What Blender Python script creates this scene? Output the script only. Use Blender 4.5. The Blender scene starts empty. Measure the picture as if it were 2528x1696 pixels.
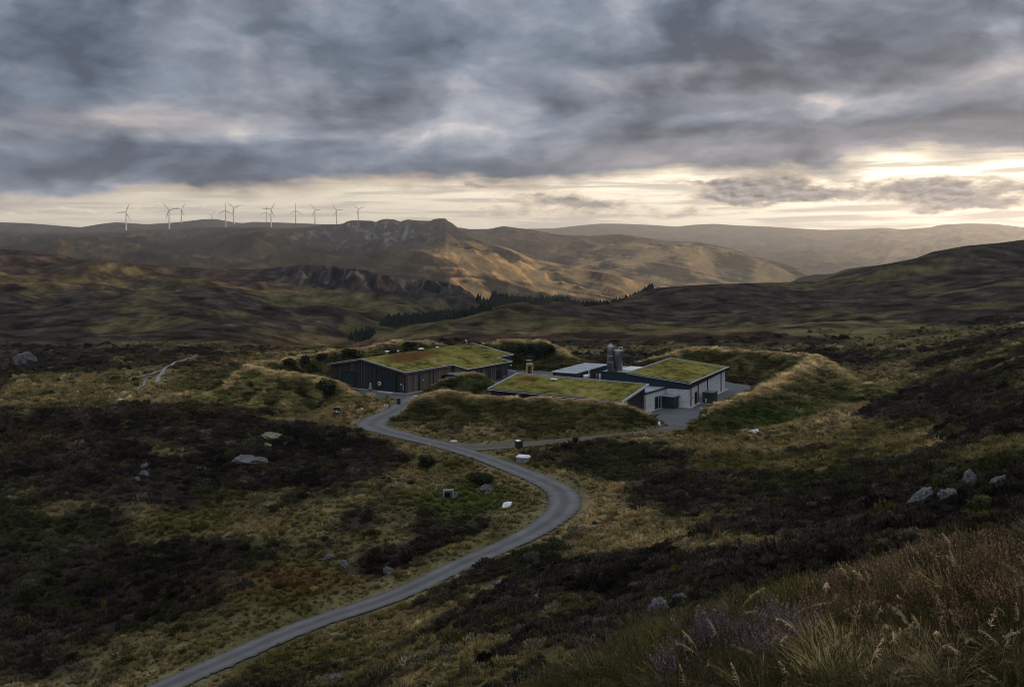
import bpy, bmesh, math, random
import numpy as np
from mathutils import Vector, Matrix

S = bpy.context.scene
COL = S.collection
R = math.radians
F, CX, HY, CZ = 2458.0, 1264.0, 605.0, 30.0        # focal length, centre and horizon of the photograph (px), eye height (m)
rng = np.random.default_rng(7)
random.seed(7)

# ------------------------------------------------------------------ camera
cam_d = bpy.data.cameras.new('camera')
cam = bpy.data.objects.new('camera', cam_d)
COL.objects.link(cam)
cam.location = (0, 0, CZ)
cam.rotation_euler = (R(90), 0, 0)
cam_d.sensor_width = 36
cam_d.lens = F / 2528 * 36
cam_d.shift_y = -(848 - HY) / 2528
cam_d.clip_start = 0.1
cam_d.clip_end = 60000
S.camera = cam

# ------------------------------------------------------------------ render settings
S.view_settings.view_transform = 'Standard'
S.view_settings.look = 'None'
S.view_settings.exposure = 0.3
S.view_settings.gamma = 1.0
S.cycles.use_denoising = True
S.cycles.use_adaptive_sampling = False
S.cycles.filter_width = 1.0
S.cycles.max_bounces = 5
S.cycles.diffuse_bounces = 2
S.cycles.glossy_bounces = 2
S.cycles.transmission_bounces = 2
S.cycles.volume_bounces = 0
S.cycles.caustics_reflective = False
S.cycles.caustics_refractive = False

# ------------------------------------------------------------------ sun (low, warm, from the right and a little ahead)
SUN_AZ, SUN_EL = R(66), R(8.0)
sun_d = bpy.data.lights.new('sun', 'SUN')
sun_d.energy = 4.5
sun_d.angle = R(0.7)
sun_d.color = (1.0, 0.72, 0.45)
sun = bpy.data.objects.new('sun', sun_d)
COL.objects.link(sun)
sun.location = (400, 100, 300)
sdir = Vector((math.sin(SUN_AZ) * math.cos(SUN_EL), math.cos(SUN_AZ) * math.cos(SUN_EL), math.sin(SUN_EL)))
sun.rotation_euler = sdir.to_track_quat('Z', 'Y').to_euler()

# ------------------------------------------------------------------ node helper: arithmetic on sockets
class NT:
    def __init__(s, tree):
        s.t = tree; s.n = tree.nodes; s.l = tree.links
    def put(s, sock, v):
        if isinstance(v, bpy.types.NodeSocket): s.l.new(v, sock)
        elif v is not None: sock.default_value = v
    def m(s, op, a, b=None, c=None, clamp=False):
        n = s.n.new('ShaderNodeMath'); n.operation = op; n.use_clamp = clamp
        s.put(n.inputs[0], a); s.put(n.inputs[1], b); s.put(n.inputs[2], c)
        return n.outputs[0]
    def v(s, op, a, b=None, c=None, out=0):
        n = s.n.new('ShaderNodeVectorMath'); n.operation = op
        s.put(n.inputs[0], a); s.put(n.inputs[1], b); s.put(n.inputs[2], c)
        return n.outputs['Value'] if op in ('DOT_PRODUCT', 'LENGTH') else n.outputs[0]
    def xyz(s, x, y, z):
        n = s.n.new('ShaderNodeCombineXYZ'); s.put(n.inputs[0], x); s.put(n.inputs[1], y); s.put(n.inputs[2], z)
        return n.outputs[0]
    def sep(s, v):
        n = s.n.new('ShaderNodeSeparateXYZ'); s.put(n.inputs[0], v); return n.outputs
    def noise(s, vec, scale, detail=4, rough=0.55, dist=0.0, out=0):
        n = s.n.new('ShaderNodeTexNoise'); s.put(n.inputs['Vector'], vec)
        n.inputs['Scale'].default_value = scale; n.inputs['Detail'].default_value = detail
        n.inputs['Roughness'].default_value = rough; n.inputs['Distortion'].default_value = dist
        return n.outputs[out]
    def ramp(s, f, stops, mode='LINEAR'):
        n = s.n.new('ShaderNodeValToRGB'); s.put(n.inputs[0], f); e = n.color_ramp
        e.interpolation = mode
        while len(e.elements) < len(stops): e.elements.new(0.5)
        for k, (p, c) in enumerate(stops):
            e.elements[k].position = p
            e.elements[k].color = (c[0], c[1], c[2], 1) if not isinstance(c, (int, float)) else (c, c, c, 1)
        return n.outputs[0]
    def mix(s, f, a, b, blend='MIX'):
        n = s.n.new('ShaderNodeMix'); n.data_type = 'RGBA'; n.blend_type = blend
        s.put(n.inputs[0], f)
        for k, q in ((6, a), (7, b)):
            if isinstance(q, (tuple, list)): q = (q[0], q[1], q[2], 1)
            s.put(n.inputs[k], q)
        return n.outputs[2]
    def rng_(s, x, a, b, c=0.0, d=1.0, smooth=True):
        n = s.n.new('ShaderNodeMapRange'); n.interpolation_type = 'SMOOTHSTEP' if smooth else 'LINEAR'
        s.put(n.inputs[0], x); s.put(n.inputs[1], a); s.put(n.inputs[2], b); s.put(n.inputs[3], c); s.put(n.inputs[4], d)
        return n.outputs[0]

def lin(c):
    return tuple(((v / 255 + 0.055) / 1.055) ** 2.4 if v / 255 > 0.04045 else v / 255 / 12.92 for v in c)

# ------------------------------------------------------------------ world: broken stratocumulus deck over a bright evening gap
W = bpy.data.worlds.new('World'); S.world = W; W.use_nodes = True
def build_world():
    t = NT(W.node_tree); t.n.clear()
    out = t.n.new('ShaderNodeOutputWorld'); bg = t.n.new('ShaderNodeBackground')
    t.l.new(bg.outputs[0], out.inputs[0])
    tc = t.n.new('ShaderNodeTexCoord')
    d = t.v('NORMALIZE', tc.outputs['Generated'])
    x, y, z = t.sep(d)
    az = t.m('MULTIPLY', t.m('ARCTAN2', x, y), 57.29578)
    el = t.m('MULTIPLY', t.m('ARCSINE', z), 57.29578)
    # cloud layer seen in perspective, plus an azimuth/elevation domain for the big shapes
    zz = t.m('ADD', t.m('MAXIMUM', z, 0.0), 0.055)
    p = t.xyz(t.m('DIVIDE', x, zz), t.m('DIVIDE', y, zz), 0.0)
    big = t.noise(p, 0.42, 7, 0.56, 0.3)
    fine = t.noise(t.v('ADD', p, (7.3, 2.1, 4.0)), 1.15, 6, 0.58, 0.4)
    ae = t.xyz(az, t.m('MULTIPLY', el, 2.6), 3.0)
    wob = t.noise(ae, 0.10, 6, 0.55, 0.0, out=1)
    wob2 = t.noise(t.v('ADD', ae, (31.0, 17.0, 5.0)), 0.33, 5, 0.6, 0.0, out=1)
    wv = t.v('ADD', t.v('MULTIPLY', t.v('SUBTRACT', wob, (.5, .5, .5)), (9.0, 3.0, 0.0)),
             t.v('MULTIPLY', t.v('SUBTRACT', wob2, (.5, .5, .5)), (2.2, .9, 0.0)))
    q = t.v('ADD', t.xyz(az, el, 0.0), wv)
    qx, qy, _ = t.sep(q)
    def gauss(items, coord=q):
        tot = None
        for (px, py, rx, ry, amp) in items:
            a = math.degrees(math.atan((px - CX) / F))
            e = math.degrees(math.atan((HY - py) / F * math.cos(math.radians(a))))
            ia, ie = 1 / (rx / F * 57.3), 1 / (ry / F * 57.3)
            u = t.v('MULTIPLY_ADD', coord, (ia, ie, 0), (-a * ia, -e * ie, 0))
            g = t.m('POWER', math.exp(-1), t.v('DOT_PRODUCT', u, u))
            tot = t.m('MULTIPLY', g, amp) if tot is None else t.m('MULTIPLY_ADD', g, amp, tot)
        return tot
    light = gauss(SKY_LIGHT)
    warm = gauss(SKY_WARM)
    # billows: one fractal field read twice, the second time a step towards the sun, gives lit and shaded sides
    bc = t.v('ADD', t.xyz(t.m('MULTIPLY', az, .62), t.m('MULTIPLY', el, t.m('MULTIPLY_ADD', el, -.035, 1.95)), 1.0),
             t.v('MULTIPLY', t.v('SUBTRACT', wob, (.5, .5, .5)), (3.4, 2.2, 0.0)))
    b1 = t.noise(bc, .21, 9, .525, .1); b2 = t.noise(t.v('ADD', bc, (.66, -.48, 0.0)), .21, 9, .525, .1)
    relief = t.m('SUBTRACT', b1, b2)
    edgeb = t.rng_(b1, .44, .56)
    # deck brightness
    L = t.m('MULTIPLY_ADD', t.m('SUBTRACT', big, 0.5), 0.26, 0.375)
    L = t.m('MULTIPLY_ADD', t.m('SUBTRACT', edgeb, .5), -.17, L)
    L = t.m('MULTIPLY_ADD', relief, 1.25, L)
    L = t.m('MULTIPLY_ADD', t.m('SUBTRACT', fine, 0.5), 0.07, L)
    L = t.m('MULTIPLY_ADD', light, .82, L)
    L = t.m('MULTIPLY_ADD', t.m('SUBTRACT', L, .42), 1.20, .318)
    L = t.m('MAXIMUM', L, 0.02)
    deck = t.ramp(L, [(0.0, lin((56, 66, 80))), (0.18, lin((84, 95, 109))), (0.38, lin((112, 121, 134))),
                      (0.58, lin((146, 149, 156))), (0.82, lin((196, 190, 185))), (1.0, lin((236, 224, 208)))])
    deck = t.mix(1.0, deck, (1.0, 1.0, 1.01), 'MULTIPLY')
    wf = t.m('ADD', warm, t.m('MULTIPLY', t.m('SUBTRACT', t.noise(ae, 0.07, 5, 0.55), 0.5), 1.9), clamp=True)
    deck = t.mix(wf, deck, t.mix(1.0, deck, (1.22, 0.98, 0.84), 'MULTIPLY'))
    # open gap over the horizon
    lowf = t.rng_(az, -22, 26)
    gapc = t.mix(lowf, lin((206, 195, 174)), lin((246, 232, 206)))
    glow = gauss([(2330, 425, 360, 80, 0.9), (1500, 450, 520, 60, 0.35), (2528, 520, 500, 90, 0.6)], t.xyz(az, el, 0.0))
    gapc = t.mix(t.m('MINIMUM', glow, 1.0), gapc, (1.25, 1.10, .86))
    stripes = t.noise(t.xyz(t.m('MULTIPLY', az, 0.14), t.m('MULTIPLY', el, 2.2), 9.0), 1.0, 6, 0.58, 0.3)
    gapc = t.mix(t.m('MULTIPLY', t.rng_(stripes, 0.44, 0.62), 0.75), gapc, lin((164, 155, 146)))
    nish = t.n.new('ShaderNodeTexSky'); nish.sky_type = 'NISHITA'; nish.sun_disc = False
    nish.sun_elevation = SUN_EL; nish.sun_rotation = SUN_AZ; nish.dust_density = 2.0
    sky = t.v('MULTIPLY', nish.outputs[0], (0.05, 0.05, 0.05))
    gapc = t.mix(0.10, gapc, sky)
    # lower edge of the deck
    edge = t.m('MULTIPLY_ADD', az, 0.032, 3.45)
    cover = t.rng_(t.m('ADD', t.m('SUBTRACT', qy, edge), t.m('MULTIPLY', t.m('SUBTRACT', b1, .5), 3.2)), -0.50, 0.75)
    small = gauss(SKY_SMALL)
    fine2 = t.noise(t.xyz(t.m('MULTIPLY', az, 1.0), t.m('MULTIPLY', el, 2.6), 4.0), 1.3, 7, .6, .2)
    sm = t.rng_(t.m('MULTIPLY_ADD', t.m('SUBTRACT', fine2, 0.5), 1.1, small), 0.26, 0.80)
    smallc = t.mix(t.rng_(t.m('MULTIPLY_ADD', t.m('SUBTRACT', fine2, .5), 1.2, small), 0.45, 1.0), lin((196, 178, 154)), lin((128, 122, 120)))
    fine3 = t.noise(t.xyz(t.m('MULTIPLY_ADD', az, 1.0, .22), t.m('MULTIPLY_ADD', el, 2.6, .42), 4.0), 1.3, 7, .6, .2)
    sh = t.m('MULTIPLY_ADD', t.m('SUBTRACT', fine2, fine3), 2.6, 1.0)
    smallc = t.v('MULTIPLY', smallc, t.xyz(sh, sh, sh))
    gapc = t.mix(sm, gapc, smallc)
    col = t.mix(cover, gapc, deck)
    # warm rim where the deck thins out over the gap
    rim = t.m('MULTIPLY', cover, t.m('SUBTRACT', 1.0, cover))
    col = t.mix(t.m('MULTIPLY', rim, 1.3), col, lin((196, 172, 142)))
    # thinner, brighter and more neutral cloud overhead (as under any overcast sky)
    col = t.mix(t.rng_(el, 14, 40), col, t.mix(1.0, col, (1.10, 1.0, .85), 'MULTIPLY'))
    up = t.rng_(el, 13.5, 48.0, 1.0, SKY_TOP)
    col = t.v('SCALE', col, None); col.node.inputs['Scale'].default_value = 1.0
    t.l.new(up, col.node.inputs['Scale'])
    t.l.new(col, bg.inputs[0])
    bg.inputs[1].default_value = SKY_STRENGTH
SKY_STRENGTH = 1.25
SKY_TOP = 3.9
SKY_LIGHT = [  # x, y, rx, ry (photo px), brightness
    (390, 285, 150, 60, .30), (700, 300, 130, 60, .16), (770, 200, 150, 60, .22), (660, 110, 60, 40, .25),
    (520, 70, 160, 60, .12), (1180, 290, 130, 40, .34), (1130, 205, 90, 50, .20), (1250, 240, 60, 60, .12),
    (2010, 235, 190, 22, .34), (2470, 165, 120, 30, .30), (2440, 90, 45, 40, .35), (1620, 175, 170, 50, .20),
    (1850, 285, 260, 30, .16), (150, 225, 120, 40, .10), (120, 465, 200, 20, .25), (1560, 20, 90, 50, .2),
    (640, 340, 420, 24, .14), (1000, 330, 160, 30, .12), (2100, 385, 500, 22, .12),
    (2080, 110, 290, 90, -.26), (1650, 90, 240, 60, -.16), (250, 235, 330, 40, -.18), (560, 420, 620, 46, -.17),
    (1850, 320, 380, 20, -.20), (2420, 285, 180, 28, -.20), (1450, 245, 190, 32, -.16), (900, 130, 200, 50, -.12),
    (120, 100, 200, 70, -.14), (1000, 260, 200, 40, -.10), (2250, 345, 300, 18, -.12), (1300, 400, 200, 24, -.10), (100, 330, 260, 30, -.1)]
SKY_WARM = [(390, 290, 200, 70, .7), (780, 240, 260, 90, .5), (1700, 190, 300, 60, .5), (2200, 200, 500, 120, .45),
            (1900, 370, 700, 50, .6), (2400, 330, 400, 60, .5), (900, 450, 300, 30, .5), (150, 340, 300, 40, .4),
            (150, 225, 220, 50, -.3), (560, 390, 500, 40, -.6), (1200, 320, 200, 40, -.4)]
SKY_SMALL = [(1880, 446, 95, 30, 1.0), (1990, 470, 150, 18, .8), (1850, 484, 150, 15, .9), (2090, 436, 55, 16, .55), (2240, 462, 90, 22, .8),
             (2330, 488, 190, 22, .9), (2500, 455, 110, 14, .7), (2440, 500, 120, 14, .6), (1210, 460, 40, 9, .95), (1370, 490, 170, 22, .62), (1500, 500, 100, 14, .6),
             (1250, 520, 200, 14, .55), (1620, 525, 160, 12, .45), (1750, 460, 150, 7, .6), (100, 500, 200, 14, .5), (1700, 512, 120, 12, .5),
             (2260, 515, 60, 8, .6), (420, 520, 260, 10, .4)]
build_world()

# ------------------------------------------------------------------ numpy noise
_perm = np.random.default_rng(3).permutation(4096)
_ang = np.random.default_rng(4).random(4096) * 2 * np.pi
_gx, _gy = np.cos(_ang), np.sin(_ang)
def pnoise(x, y):
    xi, yi = np.floor(x).astype(np.int64), np.floor(y).astype(np.int64)
    fx, fy = x - xi, y - yi
    u, v = fx * fx * fx * (fx * (fx * 6 - 15) + 10), fy * fy * fy * (fy * (fy * 6 - 15) + 10)
    def g(ix, iy, dx, dy):
        h = _perm[(_perm[ix & 4095] + iy) & 4095]
        return _gx[h] * dx + _gy[h] * dy
    a = g(xi, yi, fx, fy); b = g(xi + 1, yi, fx - 1, fy)
    c = g(xi, yi + 1, fx, fy - 1); e = g(xi + 1, yi + 1, fx - 1, fy - 1)
    return (a + (b - a) * u + (c - a + (a - b - c + e) * u) * v) * 1.5
def fbm(x, y, o=5, g=0.5, l=2.03):
    s = np.zeros(np.broadcast(x, y).shape); a = 1.0
    for k in range(o):
        s += a * pnoise(x + 13.7 * k, y - 7.1 * k); a *= g; x = x * l; y = y * l
    return s
def ridged(x, y, o=5, g=0.55, l=2.05):
    s = np.zeros(np.broadcast(x, y).shape); a = 1.0; w = 1.0
    for k in range(o):
        n = 1 - np.abs(pnoise(x + 5.3 * k, y + 9.9 * k)); n = n * n * w
        w = np.clip(n * 1.6, 0, 1); s += a * n; a *= g; x = x * l; y = y * l
    return s
def sstep(a, b, x):
    t = np.clip((x - a) / (b - a), 0, 1); return t * t * (3 - 2 * t)

def P(x, y, Y):                                     # photo pixel at depth Y -> point
    return ((x - CX) / F * Y, Y, CZ - (y - HY) / F * Y)
def G(x, y, z=0.0):                                 # photo pixel on the level z -> point
    Y = (CZ - z) * F / (y - HY); return ((x - CX) / F * Y, Y, z)

# ------------------------------------------------------------------ object helpers
def tag(o, label=None, cat=None, group=None, kind=None):
    if label: o['label'] = label
    if cat: o['category'] = cat
    if group: o['group'] = group
    if kind: o['kind'] = kind
    return o
def empty(name, loc, rz=0.0, label=None, cat=None, group=None):
    o = bpy.data.objects.new(name, None); COL.objects.link(o)
    o.location = loc; o.rotation_euler = (0, 0, rz); o.empty_display_size = 0.5
    return tag(o, label, cat, group)
def link(name, me, mat=None, parent=None):
    o = bpy.data.objects.new(name, me); COL.objects.link(o)
    if mat: me.materials.append(mat)
    if parent: o.parent = parent
    return o
def np_mesh(name, verts, faces, smooth=True):
    """verts (n,3); faces (m,k) with constant k"""
    me = bpy.data.meshes.new(name)
    verts = np.asarray(verts, np.float32); faces = np.asarray(faces, np.int32)
    n, k = faces.shape
    me.vertices.add(len(verts)); me.vertices.foreach_set('co', verts.ravel())
    me.loops.add(n * k); me.loops.foreach_set('vertex_index', faces.ravel())
    me.polygons.add(n); me.polygons.foreach_set('loop_start', np.arange(0, n * k, k, dtype=np.int32))
    me.polygons.foreach_set('use_smooth', np.full(n, smooth))
    me.update(calc_edges=True)
    return me
def set_col(me, name, col):
    a = me.attributes.new(name, 'FLOAT_COLOR', 'POINT')
    c = np.ones((len(col), 4), np.float32); c[:, :3] = col
    a.data.foreach_set('color', c.ravel())
def set_f(me, name, val):
    a = me.attributes.new(name, 'FLOAT', 'POINT'); a.data.foreach_set('value', np.asarray(val, np.float32).ravel())
def grid_faces(nr, nc):
    i = np.arange((nr - 1) * (nc - 1)); r, c = i // (nc - 1), i % (nc - 1)
    a = r * nc + c
    return np.stack([a, a + 1, a + nc + 1, a + nc], 1)

class MB:
    """collects shapes into one mesh"""
    def __init__(s): s.bm = bmesh.new()
    def box(s, x0, x1, y0, y1, z0, z1, m=None):
        vs = [s.bm.verts.new(p) for p in ((x0, y0, z0), (x1, y0, z0), (x1, y1, z0), (x0, y1, z0), (x0, y0, z1), (x1, y0, z1), (x1, y1, z1), (x0, y1, z1))]
        for f in ((0, 3, 2, 1), (4, 5, 6, 7), (0, 1, 5, 4), (1, 2, 6, 5), (2, 3, 7, 6), (3, 0, 4, 7)): s.bm.faces.new([vs[k] for k in f])
        if m is not None: bmesh.ops.transform(s.bm, matrix=m, verts=vs)
        return s
    def hexa(s, lo, hi):                            # two loops of n points, closed solid
        a = [s.bm.verts.new(p) for p in lo]; b = [s.bm.verts.new(p) for p in hi]; n = len(a)
        s.bm.faces.new(a[::-1]); s.bm.faces.new(b)
        for k in range(n): s.bm.faces.new((a[k], a[(k + 1) % n], b[(k + 1) % n], b[k]))
        return s
    def bar(s, p, q, w, h=None):                    # square bar between two points
        p, q = Vector(p), Vector(q); h = h or w; dv = q - p
        up = Vector((0, 0, 1)) if abs(dv.normalized().z) < .95 else Vector((1, 0, 0))
        sx = dv.cross(up).normalized() * w / 2; sy = sx.cross(dv).normalized() * h / 2
        return s.hexa([p - sx - sy, p + sx - sy, p + sx + sy, p - sx + sy], [q - sx - sy, q + sx - sy, q + sx + sy, q - sx + sy])
    def tube(s, pts, r, n=10, cap=True):            # tube through points, r scalar or list
        pts = [Vector(p) for p in pts]; rings = []
        for k, p in enumerate(pts):
            dv = (pts[min(k + 1, len(pts) - 1)] - pts[max(k - 1, 0)]).normalized()
            up = Vector((0, 0, 1)) if abs(dv.z) < .9 else Vector((1, 0, 0))
            a = dv.cross(up).normalized(); b = a.cross(dv).normalized()
            rr = r[k] if isinstance(r, (list, tuple)) else r
            rings.append([s.bm.verts.new(p + (a * math.cos(2 * math.pi * j / n) + b * math.sin(2 * math.pi * j / n)) * rr) for j in range(n)])
        for u, v in zip(rings, rings[1:]):
            for j in range(n): s.bm.faces.new((u[j], u[(j + 1) % n], v[(j + 1) % n], v[j]))
        if cap: s.bm.faces.new(rings[0][::-1]); s.bm.faces.new(rings[-1])
        return s
    def lathe(s, prof, c=(0, 0, 0), n=20):          # profile [(r, z)]
        rings = []
        for r, z in prof:
            rings.append([s.bm.verts.new((c[0] + r * math.cos(2 * math.pi * j / n), c[1] + r * math.sin(2 * math.pi * j / n), c[2] + z)) for j in range(n)])
        for u, v in zip(rings, rings[1:]):
            for j in range(n): s.bm.faces.new((u[j], u[(j + 1) % n], v[(j + 1) % n], v[j]))
        s.bm.faces.new(rings[0][::-1]); s.bm.faces.new(rings[-1])
        return s
    def build(s, name, mat, parent=None, smooth=False, bevel=0.0):
        bmesh.ops.recalc_face_normals(s.bm, faces=s.bm.faces)
        if bevel: bmesh.ops.bevel(s.bm, geom=[e for e in s.bm.edges if e.is_manifold and e.calc_face_angle(0) > .5], offset=bevel, segments=2, affect='EDGES', clamp_overlap=True)
        me = bpy.data.meshes.new(name); s.bm.to_mesh(me); s.bm.free()
        for p in me.polygons: p.use_smooth = smooth
        return link(name, me, mat, parent)
# ================================================================== TERRAIN: one ground sheet, fan grid, height from control points
C = [  # (photo x, photo y, depth) of visible ground; world points follow
 (1400,1600,45),(1000,1690,55),(1900,1400,50),(2200,1330,45),(2528,1280,40),(2528,1200,52),(1500,1500,60),(1150,1550,68),(1700,1350,75),
 (1300,1430,85),(1500,1330,100),(1800,1250,100),(2100,1250,80),(2270,1230,62),(2394,1185,62),(2528,1100,75),(2100,1130,115),(1700,1150,128),
 (1900,1080,150),(2200,1060,135),(2528,1000,105),(2300,980,160),(2528,900,150),(2180,950,190),(2528,830,230),(2300,880,235),
 (1398,1231,119),(1264,1345,106),(974,1470,96.6),(757,1543,91.7),(427,1696,83.4),
 (0,1696,85.6),(0,1500,98.9),(300,1400,108),(600,1300,115),(900,1250,118),(1100,1200,127),(0,1300,115),(300,1200,127),(620,1150,138),(616,1044,155),
 (400,1070,150),(150,1060,160),(850,1070,156),(900,1100,149),(0,1000,180),(250,985,190),(450,960,205),(0,930,235),(350,900,250),(300,865,290),(0,865,300),(560,870,275),
 (0,800,400),(300,800,410),(0,720,560),(300,740,560),(600,780,460),(0,660,720),(300,690,700),(600,720,650),
 (1000,760,640),(850,760,600),(800,840,420),(870,835,440),(950,805,520),(1000,735,720),(850,700,760),(700,700,780),(1100,740,760),
 (1264,840,320),(1264,800,400),(1600,800,400),(1600,760,520),(2000,780,420),(2000,730,600),(2300,760,420),(2300,690,580),(2528,760,360),(2528,680,520),(2528,630,640),
 (2150,850,290),(1900,840,310),(1000,850,300),(700,870,280),(1300,760,900),(1250,745,950),(1350,740,1100),(1420,738,1180),(1200,735,1000),(1150,752,1430),(1250,757,1430),(1350,757,1430),(1450,757,1430),(1550,757,1430)]
RIDGE = [(0,614,900),(115,622,900),(192,638,900),(347,651,920),(435,659,940),(540,663,950),(616,665,960),(680,661,980),(716,657,980),(739,653,980),(790,654,990),
 (838,659,980),(900,666,970),(954,679,950),(1000,686,930),(1085,694,900),(1135,704,880),(1162,712,860),(1175,735,820),(1200,751,790)]
LIP = [(900,841,380),(915,827,390),(992,802,410),(1070,795,430),(1185,783,470),(1258,775,510),(1378,762,560),(1501,750,620),(1560,727,680),(1620,710,730),(1700,704,780),
 (1782,700,820),(1936,696,820),(2021,694,800),(2071,675,780),(2128,661,770),(2205,648,760),(2263,636,755),(2302,621,750),(2379,607,745),(2475,598,740),(2528,591,740)]
Wc = [(0,0,27.8),(-5,0,27.6),(5,0,28.0),(4,8,26.1),(3,6.5,25.9),(0,4,26.4),(3,4,26.6),(-3,6,25.0),(6,6,26.5),(0.5,8.5,25.1),(8,4,27.2),(10,7,27.6),(0,-12,28.5),(-10,-12,28),(10,-12,29),(-12,2,27),(12,2,29),(5,10,26.55),(2.5,11,25.6),(1.4,12,24.85),(-1.1,12,23.8),(-4,12,23.0),
 (8,10,27.45),(-8,12,22),(12,11,28.5),(8,17,23.5),(1.4,20,20.0),(-5,20,17),(-1,27,15),(14,22,23.5),(9,30,17.8),(3,34,13.2),(-14,30,8),(24,26,24),(-30,40,2),
 (-42,170,.5),(1258/F*0,700,-17.8),
 (80,40,27),(60,20,28),(100,80,24),(160,150,24),(260,300,26),(400,300,90),(550,300,150),(600,600,160),(480,600,80),(345,600,22),(420,740,40),(470,760,60),(560,740,130),(700,900,175),  # unseen hill right of the view, added to block low sun from near ground
 (1150,1300,190),(758,1430,-25),(700,1250,-12),(650,1430,-30),(500,1430,-32),(300,100,75),(500,100,140),(200,0,45),(400,-50,110),(700,300,180),(270,420,16),(200,300,12),(250,380,14),(1000,900,200),(1400,1300,200),
 (-80,60,-6),(-150,150,0),(-250,300,2),(-400,500,15),(-600,900,45),(-100,0,10),(-60,10,15),(-40,30,6),(-800,900,60),(-500,200,10)]
pts = [P(*c) for c in C + RIDGE + LIP]
for c in RIDGE:
    X, Y, Z = P(*c)
    if c[0] <= 1100: pts += [(X * 1.12, Y * 1.12, Z - 16), (X * 1.35, Y * 1.35, Z - 34)]
for c in LIP:
    X, Y, Z = P(*c)
    if c[0] >= 1100: pts += [(X * 1.12, Y * 1.12, min(Z - 12, 2)), (X * 1.45, Y * 1.45, min(Z - 30, -26))]
pts = np.array(pts + Wc, float)
APEX = 20.0
def dom(X, Y):
    q = np.maximum(Y + APEX, 3.0)
    return X / q * 2.2, np.log(q)
cu, cv = dom(pts[:, 0], pts[:, 1])
def tps_k(r2): return 0.5 * r2 * np.log(r2 + 1e-12)
n = len(pts)
A = np.zeros((n + 3, n + 3))
A[:n, :n] = tps_k((cu[:, None] - cu) ** 2 + (cv[:, None] - cv) ** 2) + np.eye(n) * 2e-5
A[:n, n:] = np.stack([np.ones(n), cu, cv], 1); A[n:, :n] = A[:n, n:].T
wts = np.linalg.solve(A, np.concatenate([pts[:, 2], np.zeros(3)]))
def tps(X, Y):
    u, v = dom(X, Y); out = np.empty(u.shape); uf, vf, of = u.ravel(), v.ravel(), out.ravel()
    for k in range(0, len(uf), 40000):
        a, b = uf[k:k + 40000], vf[k:k + 40000]
        of[k:k + 40000] = tps_k((a[:, None] - cu) ** 2 + (b[:, None] - cv) ** 2) @ wts[:n] + wts[n] + wts[n + 1] * a + wts[n + 2] * b
    return of.reshape(u.shape)

def polyline(pl):                                   # densify (x, y, z, ...) rows with a Catmull-Rom spline
    pl = np.array(pl, float); out = []
    for k in range(len(pl) - 1):
        p0, p1, p2, p3 = pl[max(k - 1, 0)], pl[k], pl[k + 1], pl[min(k + 2, len(pl) - 1)]
        for t in np.linspace(0, 1, 7)[:-1]:
            out.append(.5 * (2 * p1 + (p2 - p0) * t + (2 * p0 - 5 * p1 + 4 * p2 - p3) * t * t + (3 * p1 - p0 - 3 * p2 + p3) * t ** 3))
    out.append(pl[-1]); return np.array(out)
def nearest(X, Y, pl):                              # distance to a polyline, interpolated columns and the sign of the side
    best = np.full(X.shape, 1e9); val = np.zeros(X.shape + (pl.shape[1] - 2,)); dy = np.zeros(X.shape); dx = np.zeros(X.shape)
    for a, b in zip(pl[:-1], pl[1:]):
        ex, ey = b[0] - a[0], b[1] - a[1]; L = ex * ex + ey * ey + 1e-9
        t = np.clip(((X - a[0]) * ex + (Y - a[1]) * ey) / L, 0, 1)
        px, py = X - a[0] - t * ex, Y - a[1] - t * ey
        dd = np.sqrt(px * px + py * py); m = dd < best
        best = np.where(m, dd, best); dy = np.where(m, py, dy); dx = np.where(m, px, dx)
        val = np.where(m[..., None], a[2:] + (b[2:] - a[2:]) * t[..., None], val)
    return best, val, dx, dy

ROADPX = [(1030,981,0,2.6),(1015,990,0,2.4),(1000,997.6,0,2.2),(972,1016,0,2.2),(940,1030,0,2.4),(920,1043,0,2.6),(918,1051,0,2.5),(942,1061,0,2.1),(1013,1080,0,1.8),(1090,1098,0,1.7),
 (1167,1121,0,1.65),(1225,1141,0,1.65),(1283,1163.7,-.1,1.7),(1340,1187,-.2,1.8),(1379,1208,-.3,1.9),(1394,1231,-.4,1.95),(1390,1254,-.7,1.9),(1363,1282,-1.1,1.75),
 (1305,1318,-1.6,1.6),(1225,1356,-2.3,1.5),(1140,1392,-2.9,1.45),(974,1470,-4,1.4),(757,1543.5,-5,1.4),(541,1635,-6.2,1.45),(427,1686,-7,1.5),(250,1770,-8,1.5)]
TRACKPX = [(1112,1100,0,1.5),(1150,1103,0,2.4),(1206,1104,0,2.1),(1302,1096,0,1.8),(1417,1086,0,1.7),(1533,1075,0,1.7),(1629,1064,0,1.8),(1690,1052,0,2.2)]
def unpx(rows): return polyline([(*G(x, y, z), h) for x, y, z, h in rows])
ROAD, TRACK = unpx(ROADPX), unpx(TRACKPX)

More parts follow.
